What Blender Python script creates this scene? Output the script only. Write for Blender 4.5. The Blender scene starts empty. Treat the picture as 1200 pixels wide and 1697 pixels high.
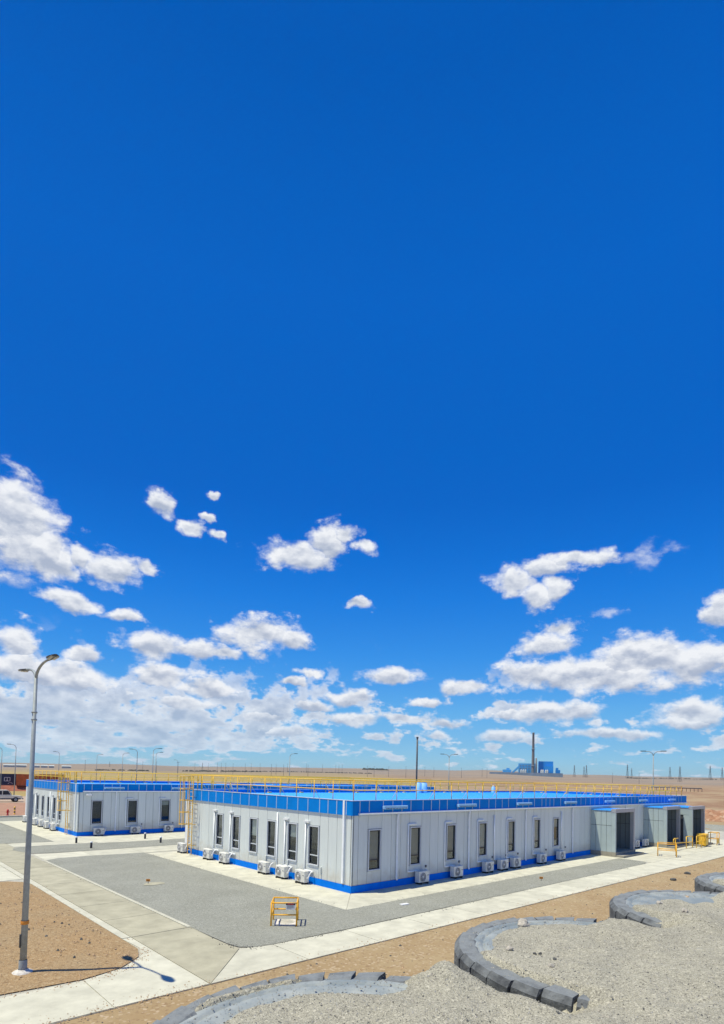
import bpy, bmesh, math, random
from mathutils import Vector, Matrix, noise
random.seed(7)
SC = bpy.context.scene
COL = SC.collection
rad = math.radians

# ------------------------------------------------------------------ camera
EYE = Vector((-18.0775, -19.969, 5.5))
YAW, PITCH, ROLL = 0.8212, 0.0364, 0.0243
F = Vector((math.cos(YAW)*math.cos(PITCH), math.sin(YAW)*math.cos(PITCH), math.sin(PITCH)))
R0 = Vector((math.sin(YAW), -math.cos(YAW), 0))
U0 = R0.cross(F)
RR = math.cos(ROLL)*R0 + math.sin(ROLL)*U0
UU = -math.sin(ROLL)*R0 + math.cos(ROLL)*U0
cd = bpy.data.cameras.new('camera')
cam = bpy.data.objects.new('camera', cd); COL.objects.link(cam)
M = Matrix((RR, UU, -F)).transposed().to_4x4(); M.translation = EYE
cam.matrix_world = M
cd.sensor_fit = 'HORIZONTAL'; cd.sensor_width = 36.0; cd.lens = 36.0*940.75/1200
cd.shift_y = (1253.11-848.5)/1200.0
cd.clip_start = 0.1; cd.clip_end = 30000
SC.camera = cam

# ------------------------------------------------------------------ view
SC.view_settings.view_transform = 'Standard'
SC.view_settings.look = 'None'
SC.view_settings.gamma = 1
SC.view_settings.use_curve_mapping = False
SC.view_settings.exposure = 0.25
SC.render.engine = 'CYCLES'
SC.cycles.max_bounces = 6
SC.cycles.transparent_max_bounces = 12

# ------------------------------------------------------------------ sun
SUN_EL = 69.6
TRAVEL = Vector((0.871*math.cos(rad(SUN_EL)), -0.493*math.cos(rad(SUN_EL)), -math.sin(rad(SUN_EL)))).normalized()
sl = bpy.data.lights.new('sun', 'SUN'); sl.energy = 4.3; sl.angle = rad(0.53); sl.color = (1.0, 0.95, 0.75)
so = bpy.data.objects.new('sun', sl); COL.objects.link(so)
so.rotation_euler = TRAVEL.to_track_quat('-Z', 'Y').to_euler(); so.location = (0, 0, 60)

# ------------------------------------------------------------------ sky and clouds (by compass bearing and elevation, in degrees)
W = bpy.data.worlds.new('World'); SC.world = W; W.use_nodes = True
nt = W.node_tree; nt.nodes.clear()
def N(t, **k):
    n = nt.nodes.new(t)
    for a, b in k.items(): setattr(n, a, b)
    return n
def lk(a, b): nt.links.new(a, b)
def put(sock, v):
    if hasattr(v, 'is_linked') or isinstance(v, bpy.types.NodeSocket): lk(v, sock)
    else: sock.default_value = v
def mth(op, a, b=None, c=None, clamp=False):
    n = N('ShaderNodeMath', operation=op, use_clamp=clamp)
    put(n.inputs[0], a)
    if b is not None: put(n.inputs[1], b)
    if c is not None: put(n.inputs[2], c)
    return n.outputs[0]
def vm(op, a, b=None, c=None):
    n = N('ShaderNodeVectorMath', operation=op)
    put(n.inputs[0], a)
    if b is not None: put(n.inputs[1], b)
    if c is not None: put(n.inputs[2], c)
    return n.outputs['Value'] if op in ('LENGTH', 'DOT_PRODUCT') else n.outputs[0]
def sm(v, lo, hi, a=0.0, b=1.0):
    n = N('ShaderNodeMapRange', interpolation_type='SMOOTHSTEP')
    put(n.inputs[0], v); n.inputs[1].default_value = lo; n.inputs[2].default_value = hi
    n.inputs[3].default_value = a; n.inputs[4].default_value = b
    return n.outputs[0]
def comb(x, y, z):
    n = N('ShaderNodeCombineXYZ')
    for i, v in enumerate((x, y, z)): put(n.inputs[i], v)
    return n.outputs[0]
def noi(vec, scale, detail, rough, dim='3D'):
    n = N('ShaderNodeTexNoise', noise_dimensions=dim); put(n.inputs['Vector'], vec)
    n.inputs['Scale'].default_value = scale; n.inputs['Detail'].default_value = detail; n.inputs['Roughness'].default_value = rough
    return n
def mixc(f, a, b):
    n = N('ShaderNodeMix', data_type='RGBA'); put(n.inputs[0], f)
    for s, v in ((n.inputs[6], a), (n.inputs[7], b)):
        if isinstance(v, bpy.types.NodeSocket): lk(v, s)
        else: s.default_value = (*v, 1)
    return n.outputs[2]
SKY_STRENGTH = 0.1
tc = N('ShaderNodeTexCoord')
dirv = vm('NORMALIZE', tc.outputs['Generated'])
sp = N('ShaderNodeSeparateXYZ'); lk(dirv, sp.inputs[0])
dx, dy, dz = sp.outputs
el = mth('MULTIPLY', mth('ARCSINE', dz), 57.29578)
az = mth('MULTIPLY', mth('ARCTAN2', dy, dx), 57.29578)
sky = N('ShaderNodeTexSky', sky_type='NISHITA', sun_disc=False)
sky.sun_elevation = rad(SUN_EL); sky.sun_rotation = math.atan2(-0.871, 0.493)
sky.altitude = 1200; sky.air_density = 1.0; sky.dust_density = 0.6; sky.ozone_density = 1.5
# deep desert blue: grade of the physical sky by elevation
ramp = N('ShaderNodeValToRGB'); ramp.color_ramp.interpolation = 'LINEAR'
put(ramp.inputs[0], mth('DIVIDE', el, 60.0, clamp=True))
GRADE = [(0.0, (0.49, 0.82, 1.30)), (0.0167, (0.44, 0.74, 1.12)), (0.0583, (0.39, 0.72, 1.06)), (0.1083, (0.328, 0.77, 1.132)), (0.2, (0.155, 0.736, 1.32)), (0.2917, (0.062, 0.679, 1.421)), (0.3583, (0.027, 0.613, 1.414)), (0.4333, (0.013, 0.555, 1.38)), (0.5, (0.009, 0.575, 1.42)), (0.6833, (0.008, 0.625, 1.54)), (0.7833, (0.005, 0.595, 1.475)), (0.8833, (0.002, 0.535, 1.36))]
cr = ramp.color_ramp
while len(cr.elements) > 1: cr.elements.remove(cr.elements[-1])
for i, (p, c) in enumerate(GRADE):
    e = cr.elements[0] if i == 0 else cr.elements.new(p)
    e.position = p; e.color = (c[0]/1.6, c[1]/1.6, c[2]/1.6, 1)
hz = mth('SQRT', mth('SUBTRACT', 1.0, mth('MULTIPLY', dz, dz)))
lk(comb(mth('MULTIPLY', hz, 0.68), mth('MULTIPLY', hz, 0.733), dz), sky.inputs[0])
skyc = vm('MULTIPLY', vm('MULTIPLY', sky.outputs[0], ramp.outputs[0]), (1.6, 1.6, 1.6))
# clouds
warp = noi(dirv, 14.0, 3.0, 0.55)
w0 = vm('SUBTRACT', warp.outputs['Color'], (0.5, 0.5, 0.5))
w1 = vm('SUBTRACT', noi(dirv, 42.0, 5.0, 0.6).outputs['Color'], (0.5, 0.5, 0.5))
pos = vm('ADD', vm('ADD', comb(az, el, 0.0), vm('MULTIPLY', w0, (3.2, 1.7, 0.0))), vm('MULTIPLY', w1, (1.5, 0.9, 0.0)))
gt = bpy.data.node_groups.new('one_cloud', 'ShaderNodeTree')
for nm, st in (('Pos', 'NodeSocketVector'), ('Inv', 'NodeSocketVector'), ('Off', 'NodeSocketVector'), ('F', 'NodeSocketFloat'), ('V', 'NodeSocketFloat')):
    gt.interface.new_socket(nm, in_out='INPUT', socket_type=st)
for nm, st in (('F', 'NodeSocketFloat'), ('V', 'NodeSocketFloat'), ('Pos', 'NodeSocketVector')): gt.interface.new_socket(nm, in_out='OUTPUT', socket_type=st)
gi = gt.nodes.new('NodeGroupInput'); go = gt.nodes.new('NodeGroupOutput')
def gn(t, op):
    n = gt.nodes.new(t); n.operation = op; return n
a = gn('ShaderNodeVectorMath', 'MULTIPLY_ADD'); b = gn('ShaderNodeVectorMath', 'LENGTH'); c = gn('ShaderNodeMath', 'SUBTRACT')
d = gn('ShaderNodeMath', 'GREATER_THAN'); e = gn('ShaderNodeMath', 'MAXIMUM'); s = gt.nodes.new('ShaderNodeSeparateXYZ')
f = gt.nodes.new('ShaderNodeMix'); f.data_type = 'FLOAT'
L_ = gt.links.new
L_(gi.outputs['Pos'], a.inputs[0]); L_(gi.outputs['Inv'], a.inputs[1]); L_(gi.outputs['Off'], a.inputs[2])
L_(a.outputs[0], b.inputs[0]); c.inputs[0].default_value = 1.0; L_(b.outputs['Value'], c.inputs[1])
L_(c.outputs[0], d.inputs[0]); L_(gi.outputs['F'], d.inputs[1]); L_(c.outputs[0], e.inputs[0]); L_(gi.outputs['F'], e.inputs[1])
L_(a.outputs[0], s.inputs[0]); L_(d.outputs[0], f.inputs[0]); L_(gi.outputs['V'], f.inputs[2]); L_(s.outputs[1], f.inputs[3])
h = gn('ShaderNodeVectorMath', 'MULTIPLY_ADD'); L_(e.outputs[0], h.inputs[0]); h.inputs[1].default_value = (1e-7, 1e-7, 0); L_(gi.outputs['Pos'], h.inputs[2])
L_(h.outputs[0], go.inputs['Pos'])     # hands the position on so that the clouds are evaluated one after the other
L_(e.outputs[0], go.inputs['F']); L_(f.outputs[0], go.inputs['V'])
CLOUDS = [(20.5,11.0,7.0,2.1),(25.5,10.3,5.0,1.6),(79.2,20.2,4.2,3.4),(77.2,18.6,2.6,2.6),(79.01,19.32,3.46,3.38),(75.94,17.76,1.89,2.21),(80.84,20.75,2.13,2.26),(71.24,18.06,2.97,1.53),(68.36,18.48,1.17,0.83),(74.04,18.6,1.37,0.99),(75.1,14.87,2.97,0.76),(70.57,14.32,2.16,0.63),(78.87,10.73,2.12,1.92),(73.6,10.36,1.32,0.91),(67.57,11.94,3.55,1.55),(63.98,11.88,2.25,1.02),(61.13,11.94,1.73,0.8),(57.37,13.81,4.62,1.54),(54.06,13.43,1.69,1.04),(74.35,8.14,4.83,1.71),(78.55,8.47,3.11,1.54),(66.92,9.09,2.98,1.35),(62.72,8.13,4.07,1.16),(67.12,24.12,1.31,0.98),(64.66,22.67,1.34,0.61),(61.91,22.4,0.7,0.41),(62.88,23.72,0.69,0.3),(62.32,25.59,0.52,0.29),(54.0,21.3,4.0,1.46),(50.97,22.53,2.46,1.38),(49.15,23.4,1.72,0.95),(47.08,22.4,1.36,0.75),(47.92,17.01,1.48,0.51),(44.19,10.32,3.84,0.96),(54.05,9.19,1.57,0.47),(52.15,10.34,1.7,0.53),(36.92,9.16,2.37,0.76),(48.11,7.89,2.44,0.78),(52.66,6.97,2.67,0.6),(42.87,5.89,3.04,0.67),(41.09,7.54,1.94,0.42),(38.64,5.28,2.15,0.54),(32.41,19.13,2.65,1.18),(29.3,19.98,2.8,0.95),(26.28,20.54,2.8,0.82),(30.39,17.65,1.7,1.3),(28.72,18.35,1.44,1.38),(29.21,13.18,3.12,1.34),(27.85,14.77,1.97,0.83),(24.06,9.88,8.54,1.54),(21.03,11.61,4.46,1.71),(16.74,10.5,4.12,2.17),(30.01,10.22,3.92,1.25),(14.73,14.83,1.15,1.38),(29.13,6.64,5.79,1.15),(32.22,6.38,3.42,0.58),(17.18,6.36,3.58,1.27),(18.11,5.59,2.8,0.75),(23.5,4.43,4.62,0.5),(56.82,5.6,3.56,0.72),(64.92,6.66,4.43,0.86),(33.33,4.2,2.59,0.76),(39.22,4.13,1.68,0.48),(48.06,5.9,3.66,0.73),(54.99,4.17,4.19,0.72)]
FC, VC, PC = -3.0, 0.0, pos
for (ca, ce, cw, ch) in CLOUDS:
    g = N('ShaderNodeGroup'); g.node_tree = gt
    cw *= 1.16; ch *= 1.2
    lk(PC, g.inputs['Pos']); g.inputs['Inv'].default_value = (1/cw, 1/ch, 0); g.inputs['Off'].default_value = (-ca/cw, -ce/ch, 0)
    put(g.inputs['F'], FC); put(g.inputs['V'], VC)
    FC, VC, PC = g.outputs['F'], g.outputs['V'], g.outputs['Pos']
# thin wisps
def wisp(ca, ce, cw, ch):
    v = vm('MULTIPLY_ADD', pos, (1/cw, 1/ch, 0), (-ca/cw, -ce/ch, 0))
    return mth('SUBTRACT', 1.0, vm('LENGTH', v))
wf = mth('MAXIMUM', wisp(20.1, 20.39, 2.2, 1.4), wisp(79.0, 15.8, 3.6, 0.8))
wf = mth('MAXIMUM', wf, wisp(23.3, 15.56, 1.4, 0.5))
stretch = vm('MULTIPLY', dirv, (1.0, 1.0, 1.7))
puff = noi(stretch, 20.0, 11.0, 0.62).outputs[0]
puff_up = noi(vm('ADD', stretch, (0.0, 0.0, 0.02)), 20.0, 4.0, 0.5).outputs[0]
# generic fields of small flat clouds in perspective on a cloud ceiling
rim = mth('MAXIMUM', mth('SQRT', mth('SUBTRACT', 1.0, mth('MULTIPLY', dz, dz))), 0.05)
ceil_v = comb(mth('MULTIPLY', mth('DIVIDE', dx, rim), 21.0), mth('MULTIPLY', mth('DIVIDE', dy, rim), 21.0), mth('MULTIPLY', mth('LOGARITHM', mth('ADD', mth('MAXIMUM', el, 0.0), 2.2), 2.71828), 5.2))
field = noi(ceil_v, 1.0, 8.0, 0.55).outputs[0]
side = vm('DOT_PRODUCT', dirv, (math.cos(rad(95)), math.sin(rad(95)), 0))      # more cloud towards the left of the view and beyond
low = mth('MULTIPLY', sm(el, 0.6, 3.0), sm(el, 6.0, 13.5, 1.0, 0.0))
lowm = sm(el, 3.5, 10.0, 1.0, 0.0)
cover = mth('MULTIPLY', mth('ADD', mth('MULTIPLY', sm(side, 0.55, 0.92), 0.215), mth('MULTIPLY', lowm, 0.05)), low)
gen = mth('ADD', mth('MULTIPLY', mth('ADD', mth('SUBTRACT', field, 0.57), cover), 4.6), mth('MULTIPLY', mth('SUBTRACT', puff, 0.5), 2.2))
gmask = mth('MULTIPLY', sm(gen, 0.0, 0.55), sm(el, 6.0, 14.0, 0.92, 0.0))
# fair weather clouds added round the unseen sky, also as neutral fill light
oth = noi(vm('MULTIPLY', dirv, (1.0, 1.0, 2.2)), 4.2, 3.0, 0.5).outputs[0]
vx = vm('DOT_PRODUCT', dirv, (0.68, 0.733, 0.0))
away = sm(vx, 0.78, 0.55)
FO = mth('MULTIPLY', mth('ADD', mth('SUBTRACT', oth, 0.55), mth('MULTIPLY', sm(el, 8.0, 16.0), 0.05)), 7.0)
FO = mth('SUBTRACT', FO, mth('ADD', mth('MULTIPLY', mth('SUBTRACT', 1.0, away), 3.0), sm(el, 24.0, 42.0, 0.0, 2.5)))
FC = mth('MAXIMUM', FC, mth('MINIMUM', FO, 1.0))
dens = mth('ADD', mth('MULTIPLY', mth('MAXIMUM', FC, -1.5), 1.35), mth('MULTIPLY', mth('SUBTRACT', puff, 0.53), sm(FC, -0.1, 0.55, 3.7, 2.0)))
cmask = mth('POWER', sm(dens, -0.12, 0.72), 1.15)
wmask = mth('MULTIPLY', sm(mth('ADD', wf, mth('MULTIPLY', mth('SUBTRACT', puff, 0.5), 5.0)), 0.1, 1.6), 0.55)
mask = mth('MAXIMUM', mth('MAXIMUM', cmask, wmask), gmask)
# light on the clouds: bright rims on top, soft grey bellies
relief = mth('MULTIPLY', mth('SUBTRACT', puff, puff_up), 3.2)
belly = mth('ADD', mth('MULTIPLY', sm(VC, -0.75, 0.6), 0.72), mth('MULTIPLY', sm(dens, 0.1, 1.5, 1.0, 0.0), 0.34))
shade_c = mth('ADD', belly, relief)
shade_g = mth('ADD', sm(gen, 0.1, 1.4, 0.85, 0.2), mth('MULTIPLY', relief, 0.6))
pick = mth('GREATER_THAN', cmask, gmask)
shade = mth('ADD', mth('MULTIPLY', shade_c, pick), mth('MULTIPLY', shade_g, mth('SUBTRACT', 1.0, pick)))
shade = mth('MULTIPLY', shade, 1.0, clamp=True)
cloudc = mixc(shade, (3.5, 4.05, 5.2), (7.4, 7.6, 7.95))
cloudc = mixc(sm(el, 0.5, 9.0, 0.42, 0.0), cloudc, (3.3, 5.1, 6.9))
allc = mixc(mask, skyc, cloudc)
bg = N('ShaderNodeBackground'); lk(allc, bg.inputs[0]); bg.inputs[1].default_value = SKY_STRENGTH
wo = N('ShaderNodeOutputWorld'); lk(bg.outputs[0], wo.inputs[0])
W.cycles.sampling_method = 'MANUAL'; W.cycles.sample_map_resolution = 512

# ------------------------------------------------------------------ materials
def material(name, color, rough=0.7, metal=0.0, var=0.0, scale=3.0, bump=0.0, bscale=None, color2=None, spec=0.5, rnd=0.0, streak=False, detail=6.0, thr=None, dust=None, splash=None):
    m = bpy.data.materials.new(name); m.use_nodes = True
    t = m.node_tree; b = t.nodes['Principled BSDF']
    b.inputs['Roughness'].default_value = rough; b.inputs['Metallic'].default_value = metal
    b.inputs['Specular IOR Level'].default_value = spec
    b.inputs['Base Color'].default_value = (*color, 1)
    geo = t.nodes.new('ShaderNodeNewGeometry')
    out = None
    if var or color2:
        n = t.nodes.new('ShaderNodeTexNoise'); n.inputs['Scale'].default_value = scale; n.inputs['Detail'].default_value = detail
        n.inputs['Roughness'].default_value = 0.62
        if streak:
            mp = t.nodes.new('ShaderNodeMapping'); mp.inputs['Scale'].default_value = (6, 6, 0.5)
            t.links.new(geo.outputs['Position'], mp.inputs[0]); t.links.new(mp.outputs[0], n.inputs['Vector'])
        else: t.links.new(geo.outputs['Position'], n.inputs['Vector'])
        r = t.nodes.new('ShaderNodeMapRange'); lo, hi = thr or (0.35, 0.65)
        r.inputs[1].default_value = lo; r.inputs[2].default_value = hi
        t.links.new(n.outputs[0], r.inputs[0])
        mx = t.nodes.new('ShaderNodeMix'); mx.data_type = 'RGBA'
        c2 = color2 or tuple(c*(1+var) for c in color)
        c1 = color if color2 else tuple(c*(1-var) for c in color)
        mx.inputs[6].default_value = (*c1, 1); mx.inputs[7].default_value = (*c2, 1)
        t.links.new(r.outputs[0], mx.inputs[0]); out = mx.outputs[2]
    if dust:     # dust settled on the faces that look up
        sx_ = t.nodes.new('ShaderNodeSeparateXYZ'); t.links.new(geo.outputs['True Normal'], sx_.inputs[0])
        n2 = t.nodes.new('ShaderNodeTexNoise'); n2.inputs['Scale'].default_value = 7; n2.inputs['Detail'].default_value = 8; t.links.new(geo.outputs['Position'], n2.inputs[0])
        a1 = t.nodes.new('ShaderNodeMath'); a1.operation = 'MULTIPLY_ADD'; t.links.new(n2.outputs[0], a1.inputs[0]); a1.inputs[1].default_value = 1.1; t.links.new(sx_.outputs[2], a1.inputs[2])
        r1 = t.nodes.new('ShaderNodeMapRange'); r1.inputs[1].default_value = 1.15; r1.inputs[2].default_value = 1.6; r1.inputs[4].default_value = 0.9; t.links.new(a1.outputs[0], r1.inputs[0])
        m2 = t.nodes.new('ShaderNodeMix'); m2.data_type = 'RGBA'; t.links.new(r1.outputs[0], m2.inputs[0]); t.links.new(out, m2.inputs[6]); m2.inputs[7].default_value = (*dust, 1); out = m2.outputs[2]
    if splash:   # rain splashed dirt low on the walls
        sx_ = t.nodes.new('ShaderNodeSeparateXYZ'); t.links.new(geo.outputs['Position'], sx_.inputs[0])
        n2 = t.nodes.new('ShaderNodeTexNoise'); n2.inputs['Scale'].default_value = 2.5; n2.inputs['Detail'].default_value = 8; t.links.new(geo.outputs['Position'], n2.inputs[0])
        a1 = t.nodes.new('ShaderNodeMath'); a1.operation = 'MULTIPLY_ADD'; t.links.new(n2.outputs[0], a1.inputs[0]); a1.inputs[1].default_value = -1.6; t.links.new(sx_.outputs[2], a1.inputs[2])
        r1 = t.nodes.new('ShaderNodeMapRange'); r1.inputs[1].default_value = 0.3; r1.inputs[2].default_value = -0.5; r1.inputs[3].default_value = 0.0; r1.inputs[4].default_value = 0.5; t.links.new(a1.outputs[0], r1.inputs[0])
        m2 = t.nodes.new('ShaderNodeMix'); m2.data_type = 'RGBA'; t.links.new(r1.outputs[0], m2.inputs[0]); t.links.new(out, m2.inputs[6]); m2.inputs[7].default_value = (*splash, 1); out = m2.outputs[2]
    if rnd:
        oi = t.nodes.new('ShaderNodeObjectInfo')
        r = t.nodes.new('ShaderNodeMapRange'); r.inputs[3].default_value = 1-rnd; r.inputs[4].default_value = 1+rnd
        t.links.new(oi.outputs['Random'], r.inputs[0])
        v = t.nodes.new('ShaderNodeVectorMath'); v.operation = 'SCALE'
        if out: t.links.new(out, v.inputs[0])
        else: v.inputs[0].default_value = color
        t.links.new(r.outputs[0], v.inputs['Scale']); out = v.outputs[0]
    if out: t.links.new(out, b.inputs['Base Color'])
    if bump:
        n = t.nodes.new('ShaderNodeTexNoise'); n.inputs['Scale'].default_value = bscale or scale*4; n.inputs['Detail'].default_value = 6
        t.links.new(geo.outputs['Position'], n.inputs['Vector'])
        bp = t.nodes.new('ShaderNodeBump'); bp.inputs['Strength'].default_value = bump; bp.inputs['Distance'].default_value = 0.02
        t.links.new(n.outputs[0], bp.inputs['Height']); t.links.new(bp.outputs[0], b.inputs['Normal'])
    return m
def granular(name, base, dark, light, fine, coarse, bump=0.6, dist=0.02, patch=None, patch_scale=0.35, rough=0.95):
    """crushed stone or dry soil: two sizes of grains over slow patches"""
    m = bpy.data.materials.new(name); m.use_nodes = True
    t = m.node_tree; b = t.nodes['Principled BSDF']; b.inputs['Roughness'].default_value = rough
    b.inputs['Specular IOR Level'].default_value = 0.15
    geo = t.nodes.new('ShaderNodeNewGeometry'); P = geo.outputs['Position']
    def mix(f, a, c):
        n = t.nodes.new('ShaderNodeMix'); n.data_type = 'RGBA'; t.links.new(f, n.inputs[0])
        for s_, v_ in ((n.inputs[6], a), (n.inputs[7], c)):
            if isinstance(v_, tuple): s_.default_value = (*v_, 1)
            else: t.links.new(v_, s_)
        return n.outputs[2]
    def rng(v, lo, hi, o0=0.0, o1=1.0):
        n = t.nodes.new('ShaderNodeMapRange'); t.links.new(v, n.inputs[0])
        for i, q in enumerate((lo, hi, o0, o1)): n.inputs[i+1].default_value = q
        return n.outputs[0]
    n0 = t.nodes.new('ShaderNodeTexNoise'); n0.inputs['Scale'].default_value = patch_scale; n0.inputs['Detail'].default_value = 6; t.links.new(P, n0.inputs[0])
    vo = t.nodes.new('ShaderNodeTexVoronoi'); vo.inputs['Scale'].default_value = fine; t.links.new(P, vo.inputs['Vector'])
    vc = t.nodes.new('ShaderNodeTexVoronoi'); vc.inputs['Scale'].default_value = coarse; t.links.new(P, vc.inputs['Vector'])
    sv = t.nodes.new('ShaderNodeSeparateColor'); t.links.new(vo.outputs['Color'], sv.inputs[0])
    sc_ = t.nodes.new('ShaderNodeSeparateColor'); t.links.new(vc.outputs['Color'], sc_.inputs[0])
    c = mix(rng(n0.outputs[0], 0.35, 0.65), base, patch or tuple(x*0.85 for x in base))
    nm = t.nodes.new('ShaderNodeTexNoise'); nm.inputs['Scale'].default_value = coarse*0.28; nm.inputs['Detail'].default_value = 9; nm.inputs['Roughness'].default_value = 0.75; t.links.new(P, nm.inputs[0])
    c = mix(rng(nm.outputs[0], 0.5, 0.72, 0.0, 0.6), c, tuple(x*0.62 for x in base)); c = mix(rng(nm.outputs[0], 0.5, 0.3, 0.0, 0.5), c, tuple(x*1.3 for x in base))
    c = mix(rng(sv.outputs[0], 0.0, 0.45, 0.75, 0.0), c, dark)
    c = mix(rng(sv.outputs[1], 0.7, 1.0, 0.0, 0.8), c, light)
    c = mix(rng(sc_.outputs[0], 0.9, 0.96, 0.0, 0.55), c, dark)
    c = mix(rng(sc_.outputs[1], 0.92, 0.97, 0.0, 0.55), c, light)
    t.links.new(c, b.inputs['Base Color'])
    ad = t.nodes.new('ShaderNodeMath'); ad.operation = 'MULTIPLY_ADD'
    t.links.new(vc.outputs['Distance'], ad.inputs[0]); ad.inputs[1].default_value = -1.4; t.links.new(vo.outputs['Distance'], ad.inputs[2])
    bp = t.nodes.new('ShaderNodeBump'); bp.inputs['Strength'].default_value = bump; bp.inputs['Distance'].default_value = dist
    bp.invert = True
    t.links.new(ad.outputs[0], bp.inputs['Height']); t.links.new(bp.outputs[0], b.inputs['Normal'])
    return m

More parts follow.
